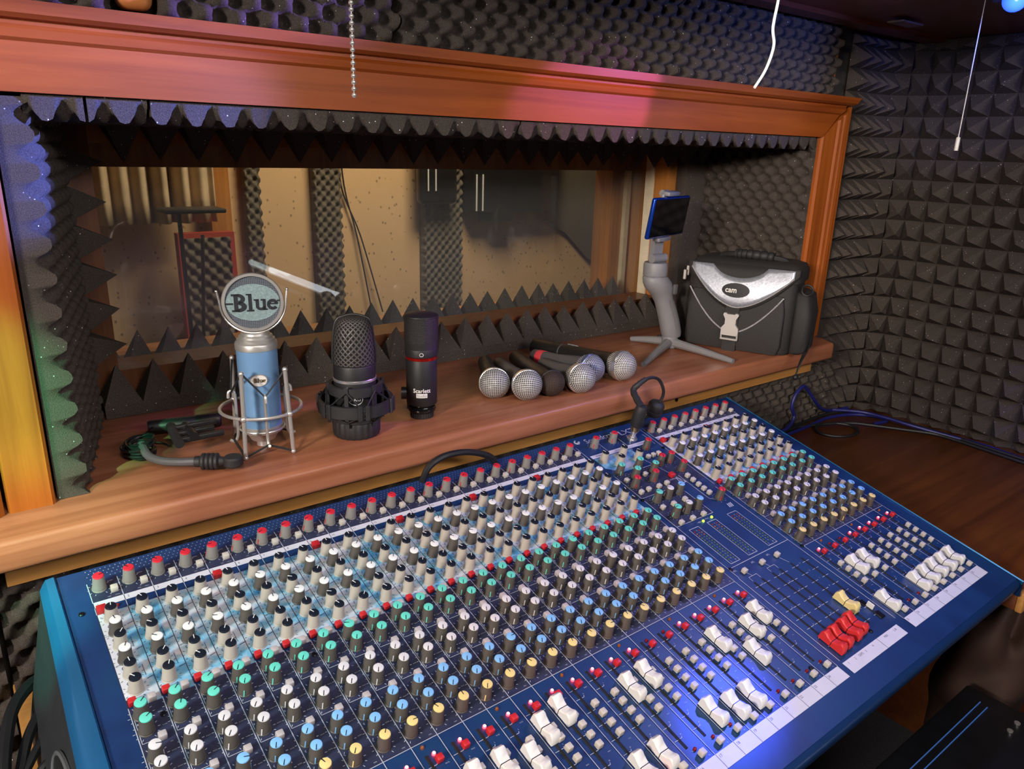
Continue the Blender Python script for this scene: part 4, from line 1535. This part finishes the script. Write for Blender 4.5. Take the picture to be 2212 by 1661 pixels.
handheld('silver-headed handheld microphone at the left end of the lying row', (.652, .886, -.3455), (.731, 1.022, -.3565), .0235, 'mesh_silver', 'black', 'chrome')
handheld('silver-headed handheld microphone with a grey body, second in the lying row', (.6885, .851, -.3455), (.743, .997, -.3565), .0237, 'mesh_silver', 'grey_d', 'chrome')
handheld('handheld microphone with a dark brown head, between silver ones', (.7345, .846, -.349), (.794, 1.017, -.3565), .0208, 'mesh_brown', 'black', 'cable')
handheld('grey handheld microphone with a silver head, lying just in front of the red-banded one', (.784, .833, -.3455), (.806, .955, -.3565), .0240, 'mesh_silver', 'grey_d', 'chrome')
handheld('handheld microphone with a red band round its grey body', (.834, .864, -.3455), (.8295, 1.007, -.3565), .0240, 'mesh_blue', 'grey_d', 'blue_ring', extra=band)
handheld('long black radio microphone with a white-silver head at the right of the row', (.889, .846, -.3445), (.868, 1.053, -.354), .0252, 'mesh_silver', 'black', 'chrome', tail_r=.0155, extra=radio)

# ---- clip-on microphone and tube at the left of the shelf
def sp(px):
    return W(*px)


t = thing('gooseneck_microphone', 'small black gooseneck clip microphone with coiled cable at the left of the shelf', 'microphone', W(.19, .90, ZS))
rel = lambda x, y, z: (x - .19, y - .90, z)
neck = smooth_path([rel(.158, .926, .020), rel(.160, .905, .012), rel(.170, .885, .010), rel(.185, .868, .011), rel(.200, .857, .012)], 6)
MB().tube(neck, [.0048 + .0003 * (i % 2) for i in range(len(neck))], 10).build('gooseneck', 'grey_d', t)
d0 = Vector((.030, -.018, 0)).normalized()
mb = MB()
mb.lathe([(0, 0), (.0062, 0), (.0066, .002), (.0066, .006), (.0075, .007), (.010, .0085), (.010, .011), (.0085, .0122), (.010, .0135), (.010, .016), (.0085, .0172), (.010, .0185), (.010, .021), (.0085, .0222), (.0098, .0235), (.0098, .026), (.006, .028), (.005, .033), (0, .033)], 24, M=axis_m(rel(.200, .857, .012), d0))
mb.build('shock_sleeve', 'rubber', t)
MB().lathe([(0, -.006), (.0095, -.006), (.0112, -.004), (.0112, .004), (.0095, .006), (0, .006)], 24, M=Matrix.Rotation(PI / 2, 4, 'X')).build('capsule_head', 'rubber', t, M=axis_m(Vector(rel(.200, .857, .012)) + d0 * .043, d0))
mb = MB()
for k in range(8):
    rr_ = R.uniform(.014, .021)
    ox, oy, ti, tj = R.uniform(-.003, .003), R.uniform(-.003, .003), R.uniform(-.004, .004), R.uniform(-.004, .004)
    mb.tube([(-.032 + ox + rr_ * .85 * cos(a), .040 + oy + rr_ * 1.15 * sin(a), max(.0022, .0035 + .0024 * k + ti * cos(a) + tj * sin(a))) for a in [2 * PI * i / 24 for i in range(24)]], .0018, 6, 0, True)
mb.build('cable_coil', 'cable', t)
jaw = MB()
for k, (yo, zz) in enumerate(((.010, .030), (-.001, .027), (-.012, .024))):
    jaw.rbox((.032 + (0 if k != 1 else -.004), .018 + yo * 1.3, zz), (.052 if k != 1 else .046, .0065, .007), .0015, 2)
jaw.build('clip_jaw', 'black', t)
MB().tube([(.006, .042, .030), (.004, -.004, .022)], .0058, 14).build('clip_hinge', 'rubber', t)
for yo in (.031, .005):
    MB().tube([(.022, yo - .007, .027), (.022, yo + .007, .029)], .0055, 12).build('thumb_nut', 'black', t)
mb = MB()
mb.lathe([(0, 0), (.0085, 0), (.0095, .003), (.0095, .055), (.0088, .056), (.0088, .058), (.0095, .059), (.0095, .088), (.0075, .090), (0, .087)], 28)
tag(mb.build('barrel_adaptor', 'black', M=axis_m(W(.182, 1.008, ZS + .0096), (.98, -.20, 0))), 'short black cylindrical adaptor lying at the dark back of the shelf', 'adaptor')
tag(MB().tube(smooth_path([W(.184, .985, ZS + .018), W(.175, 1.0, ZS + .004), W(.165, .995, ZS + .003), W(.168, .975, ZS + .003), W(.187, .962, ZS + .003), W(.193, .945, ZS + .003)], 6), .0011, 6).build('thin_cable', 'cable'), 'thin loop of black wire beside the cylindrical adaptor', 'cable')

# ---- phone gimbal
gx, gy = 1.130, .951
t = thing('phone_gimbal', 'grey handheld phone stabiliser standing on a three-legged foot', 'gimbal', W(gx, gy, ZS))
hub = Vector((0, 0, .0125))
for k, (tx, ty) in enumerate(((1.104, 1.030), (.965, .873), (1.142, .806))):
    d = Vector((tx - gx, ty - gy, 0))
    if k == 1:
        d = d * .9
    n_ = Vector((-d.y, d.x, 0)).normalized()
    mb = MB()
    pts = [hub + d * .06, hub + d * .5 + Vector((0, 0, -.003)), d * 1.0 + Vector((0, 0, .0045))]
    q = smooth_path(pts, 6)
    mb.tube(q, [.0095 - .0045 * i / (len(q) - 1) for i in range(len(q))], 10)
    mb.build('leg', 'grey', t)
MB().lathe([(0, .0005), (.0135, .0005), (.0155, .003), (.0160, .020), (.0150, .026), (0, .026)], 28).build('tripod_hub', 'grey', t)
# handle: lofted ovals leaning to the left
hb, ht = Vector((.004, 0, .024)), Vector((-.040, .012, .135))
secs = [(0, .0195, .0170), (.05, .0215, .0185), (.35, .0215, .0185), (.62, .0195, .0175), (.78, .0225, .0205), (.88, .0290, .0235), (.97, .0295, .0240), (1.07, .0265, .0225), (1.10, .022, .020)]
ctr = lambda s: hb.lerp(ht, s) + Vector((.006 * sin(PI * min(1, s * 1.1)), 0, 0))
v, f = [], []
nn = 28
for s, a, b in secs:
    c = ctr(s)
    for i in range(nn):
        an = 2 * PI * i / nn
        v.append(c + Vector((a * cos(an) * (1.15 if cos(an) > 0 and .7 < s < 1 else 1), b * sin(an), 0)))
for j in range(len(secs) - 1):
    for i in range(nn):
        f.append((j * nn + i, j * nn + (i + 1) % nn, (j + 1) * nn + (i + 1) % nn, (j + 1) * nn + i))
f += [list(range(nn))[::-1], list(range((len(secs) - 1) * nn, len(secs) * nn))]
MB().add(v, f).build('handle', 'grey', t, sharp=50)
# darker rubber grip on the right of the handle
mb = MB()
mb.grid(lambda a, b: ctr(.08 + .60 * b) + Vector((.0222 * cos(-1.75 + a * 1.9), .0192 * sin(-1.75 + a * 1.9), 0)), 10, 12)
gp_o = mb.build('grip_pad', plain('grip_grey', (.165, .165, .175), .75), t)
MB().rbox(ctr(.86) + Vector((.024, -.020, 0)), (.010, .006, .020), .002, 2).build('zoom_slider', 'grey_d', t)
mt_ = ctr(1.10)
MB().lathe([(0, 0), (.0225, 0), (.0230, .002), (.0230, .022), (.0215, .025), (0, .026)], 32, M=Matrix.Translation(mt_)).build('pan_motor', 'grey', t)
MB().tube([mt_ + Vector((-.017, -.004, .033)), mt_ + Vector((.019, -.004, .033))], .0085, 16).build('hinge', 'grey', t)
ca_ = mt_ + Vector((.0, .0, .033))
mb = MB()
mb.prism([(-.012, 0), (.012, 0), (.014, .045), (.0, .060), (-.010, .055)], -.006, .006, 'y', 0, Matrix.Translation(ca_ + Vector((.004, .006, .0))))
mb.build('tilt_arm', 'grey', t)
Rp = Matrix(((.958, -.284, .041), (.287, .949, -.134), (0, .14, .99))).to_4x4()
PM = Matrix.Translation(W(1.079, .938, -.112)) @ Rp
tl = t.matrix_basis.inverted() @ PM
MB().rbox((.0, .0085, .0), (.05, .0065, .082), .003, 2).rbox((0, .004, .0415), (.046, .016, .008), .0025, 2).rbox((0, .004, -.0415), (.050, .016, .008), .0025, 2).build('phone_clamp', 'grey', t, M=tl)
MB().tube([(-.012, .016, .040), (.010, .016, .040)], .006, 12).build('clamp_knob', 'grey', t, M=tl)
MB().lathe([(0, .012), (.014, .012), (.016, .014), (.016, .024), (0, .026)], 24, M=Matrix.Rotation(-PI / 2, 4, 'X')).build('roll_motor', 'grey_d', t, M=tl)
ph = thing('smartphone', 'smartphone with a dark screen and blue edge held sideways in the gimbal', 'phone', M=PM)
MB().rbox((0, .0005, 0), (.150, .0085, .073), .0035, 4).build('casing', 'phone_blue', ph)
MB().rbox((0, -.0040, 0), (.144, .0012, .067), .0005, 1).build('screen', 'phone_glass', ph)
for zz, hh in ((.012, .012), (-.010, .020)):
    MB().rbox((-.0752, .0005, zz), (.0012, .0022, hh), .0005, 1).build('side_button', 'phone_blue', ph)

# ---- camera bag
FL, FR = Vector((1.191, .972)), Vector((1.268, .780))
u_ = (FR - FL).normalized()
bm_ = Matrix(((u_.x, -u_.y, 0, FL.x), (u_.y, u_.x, 0, FL.y), (0, 0, 1, ZS + Z0), (0, 0, 0, 1)))
bag = thing('camera_bag', 'black camera bag with a silver flap at the right end of the shelf', 'bag', M=bm_)
# local: x along the front, y to the back, z up


def loft(sections, n=36, sup=.35):
    """sections: (z, x0, x1, y0, y1) rounded rectangles"""
    v, f = [], []
    for z, x0, x1, y0, y1 in sections:
        for i in range(n):
            a = 2 * PI * i / n
            c, s = cos(a), sin(a)
            X = (abs(c) ** sup) * (1 if c >= 0 else -1)
            Y = (abs(s) ** sup) * (1 if s >= 0 else -1)
            v.append(((x0 + x1) / 2 + X * (x1 - x0) / 2, (y0 + y1) / 2 + Y * (y1 - y0) / 2, z))
    k = len(sections)
    for j in range(k - 1):
        for i in range(n):
            f.append((j * n + i, j * n + (i + 1) % n, (j + 1) * n + (i + 1) % n, (j + 1) * n + i))
    f += [list(range(n))[::-1], list(range((k - 1) * n, k * n))]
    return v, f


v, f = loft([(.0005, .004, .206, .004, .118), (.006, .0, .209, .0, .122), (.10, -.002, .210, -.001, .124), (.140, .0, .208, .004, .122), (.148, .004, .204, .010, .118)], 44, .28)
MB().add(v, f).build('body', 'bagcloth', bag, sharp=50)
v, f = loft([(.140, -.004, .214, .000, .128), (.158, -.004, .214, .004, .128), (.170, .004, .208, .014, .122), (.175, .02, .19, .03, .11)], 44, .32)
MB().add(v, f).build('lid', 'bagcloth', bag, sharp=50)
v, f = loft([(.003, .206, .230, .020, .104), (.010, .206, .240, .014, .110), (.08, .206, .242, .014, .110), (.115, .206, .234, .02, .104), (.122, .206, .222, .03, .095)], 36, .45)
MB().add(v, f).build('side_pocket', 'bagcloth', bag, sharp=50)
v, f = loft([(.003, -.020, .004, .020, .104), (.08, -.026, .004, .014, .110), (.115, -.018, .004, .02, .104), (.122, -.010, .004, .03, .095)], 36, .45)
MB().add(v, f).build('side_pocket', 'bagcloth', bag, sharp=50)
# front pocket, flap with its silver V panel
v, f = loft([(.002, .012, .190, -.008, .006), (.02, .008, .196, -.013, .006), (.085, .010, .196, -.011, .006), (.115, .016, .190, -.004, .006)], 40, .3)
MB().add(v, f).build('front_pocket', 'bagcloth', bag, sharp=50)


def vcurve(x0, z0, xm, zm, x1, z1, n=24, p=2.2):
    out = []
    for i in range(n + 1):
        t_ = i / n
        x = x0 + (x1 - x0) * t_
        m = (xm - x0) / (x1 - x0)
        s = (t_ / m) if t_ < m else (1 - t_) / (1 - m)
        e = 1 - (1 - s) ** 1.7
        base = z0 + (z1 - z0) * t_
        out.append((x, base + (zm - (z0 + (z1 - z0) * m)) * e))
    return out


low = vcurve(.010, .158, .104, .088, .206, .152)
flap_y = lambda z: -.0145 + .020 * max(0, (z - .10) / .075) ** 1.5
topc = [(.206 - .196 * i / 24, .158 + .006 * sin(PI * i / 24)) for i in range(1, 24)]
mb = MB()
lowo = vcurve(-.002, .162, .104, .080, .214, .156)
n = len(lowo)
vs, fs = [], []
for x, z in lowo:
    for s in range(7):
        zz = z + (.168 - z) * s / 6
        vs.append((x, flap_y(zz), zz))
for i in range(n - 1):
    for s in range(6):
        fs.append((i * 7 + s, i * 7 + s + 1, (i + 1) * 7 + s + 1, (i + 1) * 7 + s))
mb.add(vs, fs)
fl = mb.build('flap', 'bagcloth', bag, sharp=60)
fl.modifiers.new('thick', 'SOLIDIFY').thickness = .004
mb = MB()
vs, fs = [], []
for x, z in low:
    d = max(0, 1 - ((x - .105) / .050) ** 2)
    zt_ = .166 - .022 * d ** .6
    zt_ = max(zt_, z + .0005)
    for s in range(7):
        zz = z + (zt_ - z) * s / 6
        vs.append((x, flap_y(zz) - .0045, zz))
for i in range(len(low) - 1):
    for s in range(6):
        fs.append((i * 7 + s, i * 7 + s + 1, (i + 1) * 7 + s + 1, (i + 1) * 7 + s))
mb.add(vs, fs)
sv = mb.build('silver_panel', 'silverpaint', fl, sharp=60)
sv.modifiers.new('thick', 'SOLIDIFY').thickness = .0012
MB().tube([(x, flap_y(z) - .005, z) for x, z in low], .0014, 6).build('piping', 'piping', fl)
MB().tube([(x, -.0125 + .006 * max(0, (z - .06) / .06), z) for x, z in vcurve(.010, .118, .100, .036, .192, .114)], .0015, 6).build('piping', 'piping', bag)
bd = MB()
bd.prism([(.0262 * cos(2 * PI * i / 36), .0138 * sin(2 * PI * i / 36)) for i in range(36)], -.002, .002, 'y')
bdo = bd.build('badge', plain('badge_black', (.004, .004, .008), .25), bag, M=at_m((.1035, flap_y(.121) - .0068, .121), 0, -.12))
mb = MB()
add_text(mb, 'cam', at_m((-.0085, -.0024, -.0003), 0, PI / 2), .0150, 0, .02, .92)
mb.build('lettering', 'white', bdo, smooth=False)
# strap and buckle
MB().box(.088, .114, -.0165, -.0125, .0, .088).build('strap', 'bagcloth', bag)
mb = MB()
mb.prism([(-.0150, .020), (-.0135, .024), (-.0085, .024), (-.0080, .022), (.0080, .022), (.0085, .024), (.0135, .024), (.0150, .020), (.0105, .012), (.0105, .002), (.0165, -.006), (.0165, -.020), (-.0165, -.020), (-.0165, -.006), (-.0105, .002), (-.0105, .012)], -.0225, -.0160, 'y', 0, Matrix.Translation((.101, 0, .052)))
mb.rbox((.101, -.0200, .0245), (.034, .006, .004), .001, 1).rbox((.0855, -.0195, .030), (.003, .006, .012), .001, 1).rbox((.1165, -.0195, .030), (.003, .006, .012), .001, 1)
mb.build('buckle', plain('buckle_silver', (.56, .54, .53), .35, .4), bag)
# carrying handle
hp = smooth_path([(.045, .062, .168), (.052, .060, .177), (.075, .050, .181), (.11, .046, .182), (.15, .046, .181), (.172, .056, .176), (.178, .062, .168)], 6)
MB().tube(hp, .006, 10).build('handle', 'rubber', bag)
gq = smooth_path([(.080, .050, .1825), (.11, .046, .1835), (.155, .046, .182)], 14)
MB().tube(gq, [.0098 if i % 4 < 3 else .0078 for i in range(len(gq))], 14).build('handle_grip', 'rubber', bag)
MB().tube([(.226 + .010 * cos(a), .028, .128 + .010 * sin(a)) for a in [2 * PI * i / 20 for i in range(20)]], .0022, 8, 0, True).build('strap_ring', 'black', bag)
for x, y, z, dx in ((-.006, .008, .148, -.004), (-.004, .020, .155, -.012)):
    MB().rbox((x, y - .006, z - .010), (.006, .004, .020), .001, 1).build('zip_pull', 'nickel', bag)
MB().tube(smooth_path([(.236, .060, .05), (.238, .030, .02), (.236, -.002, -.004), (.234, -.016, -.028), (.229, -.020, -.046)], 5), .0017, 6).tube(smooth_path([(.238, .064, .05), (.243, .030, .02), (.238, -.004, -.004), (.234, -.017, -.028)], 5), .0017, 6).ball((.234, -.017, -.031), .0055).build('drawstring', 'cable', bag)
MB().tube(smooth_path([(-.015, .03, .02), (-.03, .016, .008), (-.045, .01, .003), (-.052, .004, .003)], 4), .003, 6).build('loose_strap', 'bagcloth', bag)

# ================================================================== CABLES
def cable(name, label, pts, r, mat, cat='cable', group=None, sub=7):
    return tag(MB().tube(smooth_path([W(*p) for p in pts], sub), r, 8).build(name, mat), label, cat, group)


zt = -.5705
cable('blue_cable', 'blue cable arching up in a loop against the foam behind the console', [(1.10, .83, zt), (1.30, .845, zt), (1.40, .838, zt + .004), (1.435, .84, -.545), (1.424, .842, -.52), (1.430, .842, -.495), (1.455, .842, -.478), (1.475, .842, -.488), (1.515, .838, -.526), (1.55, .842, -.548), (1.60, .846, -.563), (1.65, .835, zt + .008)], .0038, 'cable_blue')
cable('blue_cable', 'blue cable curling back along the foot of the foam on the desk', [(1.18, .815, zt), (1.429, .825, zt), (1.486, .828, zt), (1.558, .834, zt), (1.62, .822, zt), (1.655, .80, zt), (1.675, .772, zt), (1.66, .745, zt), (1.62, .75, zt + .002)], .0038, 'cable_blue')
cable('blue_cable', 'long blue cable running along the desk towards the right edge', [(1.60, .845, zt + .01), (1.65, .80, zt + .008), (1.66, .745, zt + .008), (1.664, .70, zt + .006), (1.674, .655, zt + .003), (1.685, .617, zt), (1.69, .577, zt), (1.688, .53, zt), (1.68, .48, zt), (1.67, .38, zt), (1.66, .2, zt - .0)][:10], .0038, 'cable_blue')
cable('black_cable', 'black cable on the desk, the nearest of the loose bundle', [(1.15, .80, zt), (1.413, .838, zt), (1.479, .828, zt), (1.536, .808, zt), (1.581, .783, zt), (1.612, .74, zt), (1.640, .695, zt), (1.668, .648, zt), (1.672, .605, zt), (1.668, .556, zt), (1.658, .47, zt), (1.65, .38, zt)], .0036, 'cable')
cable('black_cable', 'black cable close under the foam, the farthest of the loose bundle', [(1.20, .842, zt), (1.452, .846, zt), (1.555, .848, zt + .002), (1.62, .836, zt + .004), (1.672, .805, zt + .002), (1.684, .75, zt), (1.690, .68, zt), (1.690, .616, zt), (1.684, .55, zt), (1.678, .478, zt), (1.67, .36, zt)], .0036, 'cable')
lp_ = [(1.511 + .052 * cos(a) * .95 + .012 * sin(a), .779 + .036 * sin(a) - .012 * cos(a), zt + .0) for a in [2 * PI * i / 28 for i in range(28)]]
tag(MB().tube([W(*p) for p in lp_], .0032, 8, 0, True).build('cable_loop', 'cable'), 'closed round loop of black cable lying on the desk', 'cable')
for i, (la, pts, r) in enumerate((
        ('thick blue-black cable at the far left below the console side', [(.02, .80, -.535), (.004, .786, -.53), (-.012, .762, -.532), (-.022, .73, -.54), (-.030, .678, -.555), (-.034, .60, -.60)], .0062),
        ('black cable leaving the console side just below the thick one', [(.02, .775, -.545), (.008, .757, -.545), (-.004, .735, -.548), (-.013, .71, -.555), (-.021, .675, -.57), (-.026, .60, -.61)], .0052),
        ('slimmer black cable, third down beside the console side', [(.022, .74, -.555), (.008, .728, -.552), (-.007, .706, -.556), (-.017, .683, -.565), (-.021, .62, -.60)], .0042),
        ('lowest black cable beside the console side', [(.02, .70, -.556), (.006, .69, -.552), (-.004, .682, -.556), (-.016, .670, -.566), (-.024, .62, -.60)], .0045))):
    cable('side_cable', la, pts, r, 'cable_blue' if i == 9 else 'cable', group='cables beside the console')
cable('loop_cable', 'thick black cable arching out behind the console', [(.585, .776, -.45), (.574, .776, -.418), (.555, .776, -.4035), (.524, .776, -.393), (.494, .776, -.391), (.473, .777, -.398), (.462, .779, -.414), (.455, .785, -.45)], .0045, 'cable')
tag(MB().rbox((.497, .812, Z0 - .4425), (.115, .012, .006), .002, 2).build('white_duct', 'white'), 'short white plastic strip behind the console', 'strip')
# headphone plug with its lead
pg = thing('jack_plug', 'large black jack plug standing in the console socket with a curved lead', 'plug', M=CM @ Matrix.Translation(L(28.22, -.47)))
MB().lathe([(.0, .0015), (.0042, .0015), (.0042, .0130), (.0055, .0132), (.0055, .0160), (.0, .016)], 24).build('tip', 'chrome', pg)
MB().lathe([(.0, .016), (.0068, .016), (.0070, .017), (.0070, .0245), (.0, .0245)], 24).build('brass_collar', 'gold', pg)
MB().lathe([(.0, .0245), (.0088, .0245), (.0100, .028), (.0100, .050), (.0088, .057), (.0072, .061), (.0, .061)], 28).build('barrel', 'rubber', pg)
pi = (CM @ Matrix.Translation(L(28.22, -.47))).inverted()
ld = smooth_path([pi @ (CM @ (L(28.22, -.47) + Vector((0, 0, .058)))), pi @ W(.838, .768, -.360), pi @ W(.846, .766, -.349), pi @ W(.860, .764, -.342)], 6)
MB().tube(ld, [.0056 - .0022 * i / len(ld) + .0006 * (i % 2) for i in range(len(ld))], 10).build('strain_relief', 'rubber', pg)
le = smooth_path([pi @ W(*p) for p in ((.858, .764, -.343), (.872, .762, -.341), (.887, .760, -.347), (.894, .756, -.362), (.896, .757, -.374), (.893, .760, -.386))], 6)
MB().tube(le, .0026, 8).build('lead', 'cable', pg)
MB().lathe([(.0, -.024), (.0115, -.024), (.0135, -.021), (.0135, -.015), (.0125, -.0145), (.0125, -.013), (.0135, -.0125), (.0135, -.004), (.011, .0), (.004, .003), (0, .003)], 28, M=axis_m(pi @ W(.893, .764, -.388), (pi.to_3x3() @ Vector((.02, -.35, .94))))).build('end_plug', 'rubber', pg)

# hanging cords
t = thing('bead_chain', 'silver bead pull chain hanging in front of the casing', 'chain', W(.293, .6, .036))
mb = MB()
nb = 41
MB().tube([(0, 0, .195), (0, 0, .2035)], .001, 5).build('cord', 'string', t)
for k in range(nb):
    mb.ball((0, 0, .002 + k * .0049), .0022, 0, 8)
mb.tube([(0, 0, 0), (0, 0, nb * .0049)], .0005, 5)
mb.build('beads', 'chrome', t)
cable('loose_string', 'loose white cord hanging in front of the dark foam', [(.640, .45, .239), (.639, .45, .145), (.640, .45, .134), (.637, .45, .111), (.6415, .45, .096), (.634, .45, .076), (.620, .45, .059)], .0013, 'string', 'cord')
t = thing('pull_cord', 'thin pull cord with a white end piece before the right wall foam', 'cord', W(1.35, .577, .016))
MB().tube([(0, 0, .02), (0, 0, .2235)], .0008, 6).build('cord', 'string', t)
MB().lathe([(0, 0), (.0030, 0), (.0031, .001), (.0031, .0195), (.0022, .021), (0, .021)], 16).build('end_piece', 'white', t)

# disco lamp under the soffit
t = thing('disco_lamp', 'small coloured party lamp glowing blue under the soffit at the upper right', 'lamp', W(1.262, .500, .238))
MB().lathe([(0, 0), (.030, 0), (.033, -.004), (.033, -.016), (.028, -.020), (0, -.020)], 32).build('base', 'black', t)
MB().ball((0, 0, -.020), .016, 0, 24).build('dome', 'blueled', t)

t = thing('added_bench', 'plain low wooden bench, added unseen behind the camera side to carry the tube light', 'added_bench', W(1.32, -.82, -1.32))  # out of view, added only to hold the reflected tube
MB().rbox((0, 0, .66), (.30, 1.05, .03), .004).build('added_bench_seat', 'table', t)
for yy in (-.46, .46):
    MB().box(-.13, .13, yy - .015, yy + .015, 0, .645).build('leg', 'table', t)  # legs of the added bench, out of view
t = thing('streak_tube_light', 'lit white tube light on the bench, added unseen for its streak in the glass', 'lamp', W(1.32, -.82, -.6445))  # added out of view to give the white streak in the glass
MB().rbox((0, 0, .010), (.05, .92, .02), .004).build('housing', 'white', t)  # housing of the added tube light, out of view
MB().tube([(0, -.44, .032), (0, .44, .032)], .013, 12).build('tube', plain('added_lit_tube', (.9, .9, .9), .4, emis=(.85, .92, 1.), es=11.), t)

# things under the desk edge
t = thing('equipment_case', 'black equipment case with two thin blue-lit grooves under the desk', 'case', W(.86, .12, -1.32))
mb = MB()
mb.rbox((0, 0, .285), (.56, .40, .56), .006, 2)
mb.build('housing', 'caseblk', t)
for y, x0, x1 in ((.170, -.1, .250), (.159, -.07, .246)):
    MB().box(x0, x1, y - .0006, y + .0006, .5648, .5656).build('lit_groove', 'bluelight', t)
mb = MB()
for x in (-.02, .02, .22, .245):
    mb.lathe([(0, 0), (.004, 0), (.004, .002), (0, .002)], 10, M=axis_m((x, .12, .5652), (0, 0, 1)))
mb.build('screw', 'chrome', t)
bb = MB()


def blob(a, b):
    th, ph_ = a * 2 * PI, b * PI
    r = .10 * (1 + .16 * sin(3 * th + 1) * sin(2 * ph_) + .10 * sin(5 * th) * sin(3 * ph_) + .07 * sin(9 * ph_ + 2 * th))
    return (r * sin(ph_) * cos(th) * 1.05, r * sin(ph_) * sin(th) * .62, r * cos(ph_) * 1.5)


bb.grid(blob, 48, 30)
tag(bb.build('leather_bag', 'brown', M=at_m(W(1.262, .335, -.80), .3, .15), sharp=80), 'brown crumpled leather bag hanging in the shade at the desk corner', 'bag')
tag(MB().box(1.255, 1.27, .298, .306, Z0 - .70, Z0 - .592).build('hook', 'black'), 'small black hook under the desk edge above the brown bag', 'hook')
cable('thin_wire', 'thin grey wire drooping past the brown leather bag', [(1.16, .268, -.60), (1.124, .262, -.615), (1.09, .235, -.625), (1.067, .20, -.63), (1.04, .14, -.645), (1.0, .08, -.70)], .0012, 'grey')

# ================================================================== LIGHT
def area(name, loc, target, size, power, col=(1, 1, 1), sy=None):
    l = bpy.data.lights.new(name, 'AREA')
    l.energy = power
    l.color = col
    l.size = size
    if sy:
        l.shape = 'RECTANGLE'
        l.size_y = sy
    o = bpy.data.objects.new(name, l)
    C.objects.link(o)
    o.location = loc
    o.rotation_euler = (Vector(target) - Vector(loc)).to_track_quat('-Z', 'Y').to_euler()
    return o


def spot(name, loc, target, power, col, ang, blend=.15, size=.008):
    l = bpy.data.lights.new(name, 'SPOT')
    l.energy = power
    l.color = col
    l.spot_size = math.radians(ang)
    l.spot_blend = blend
    l.shadow_soft_size = size
    o = bpy.data.objects.new(name, l)
    C.objects.link(o)
    o.location = loc
    o.rotation_euler = (Vector(target) - Vector(loc)).to_track_quat('-Z', 'Y').to_euler()
    return o


area('room_lamp', W(-1.15, 0., .30), W(.7, .8, -.25), .22, 32., (1., .90, .80))
area('console_fill', W(.70, -.65, .37), W(1.1, .8, -.2), .9, 9., (1., .95, .95), .12)  # unseen long fill, added to brighten the console's right side and wall
area('pull_lamp', W(.10, .25, .34), W(.45, .80, -.37), .12, 3., (1., .88, .78))
area('room_bounce', W(.3, -1.2, .9), W(.8, .7, -.3), 1.0, 8., (1., .88, .80))
area('far_room_lamp', W(1.3, 1.8, .8), W(1.3, 2.6, -.4), .5, 27., (1., .78, .56))
LP = W(1.20, .46, .205)
LQ = W(-.55, .10, .30)
spot('disco_blue_foam', LP, W(.055, .86, .0), 420., (.16, .22, 1.), 11, .6)
spot('warm_reveal_fill', W(-.9, -.2, .22), W(1.40, .95, -.17), 95., (1., .80, .62), 20, .8, .06)  # unseen warm spot added to brighten the foam in the right reveal
spot('disco_green_foam', LQ, W(.005, .86, -.24), 150., (.16, 1., .42), 10.5, .8)
spot('disco_violet_foam', LP, W(.16, .86, .17), 170., (.34, .22, 1.), 15, .8)
spot('disco_green_shelf', LQ, W(.03, .80, -.37), 85., (.60, 1., .66), 12, 1.)
spot('disco_green_cheek', LQ, W(.0, .72, -.43), 130., (.02, .9, .55), 7, .8)
spot('disco_cyan_console', LQ, W(.10, .60, -.46), 16., (.03, .7, .8), 24, .7)
spot('disco_pink_casing', LP, W(.80, .85, .06), 11., (1., .25, .9), 20, .3)
spot('disco_purple_shelf', LP, W(.35, .95, -.37), 24., (.6, .15, 1.), 10, .2)
spot('disco_blue_console', LP, W(.555, .345, -.53), 60., (.03, .08, 1.), 8, .9)
spot('disco_violet_wash', LP, W(.75, .50, -.5), 14., (.30, .30, 1.), 75, .9, .03)
spot('disco_blue_right', LP, W(1.70, .34, -.52), 10., (.08, .12, 1.), 36, .7)
spot('disco_blue_top', LP, W(1.1, .86, .20), 5.0, (.1, .2, 1.), 90, .6)
spot('disco_blue_corner', LP, W(1.70, .72, .22), 4.5, (.06, .12, 1.), 55, .6)
w = bpy.data.worlds.new('dim_room')
bpy.context.scene.world = w
w.use_nodes = True
w.node_tree.nodes['Background'].inputs[0].default_value = (.05, .045, .05, 1)
w.node_tree.nodes['Background'].inputs[1].default_value = .3

# ================================================================== CAMERA
right = Vector((0.79524192, -0.60569568, 0.02688907))
down_ = Vector((-0.16229150, -0.25539145, -0.95311944))
fwd = Vector((0.58416757, 0.75359667, -0.30139725))
cd = bpy.data.cameras.new('camera')
cd.sensor_width = 36
cd.lens = 26.2445
cd.clip_start = .02
cam = bpy.data.objects.new('camera', cd)
C.objects.link(cam)
cam.matrix_world = Matrix(((right.x, -down_.x, -fwd.x, 0), (right.y, -down_.y, -fwd.y, 0), (right.z, -down_.z, -fwd.z, Z0), (0, 0, 0, 1)))
sc = bpy.context.scene
sc.camera = cam
sc.view_settings.view_transform = 'Standard'
sc.view_settings.look = 'None'
sc.view_settings.gamma = 1
sc.view_settings.use_curve_mapping = False
sc.view_settings.exposure = -0.03
sc.cycles.max_bounces = 6
sc.cycles.transparent_max_bounces = 12
sc.cycles.caustics_reflective = False
sc.cycles.caustics_refractive = False
sc.cycles.use_denoising = True
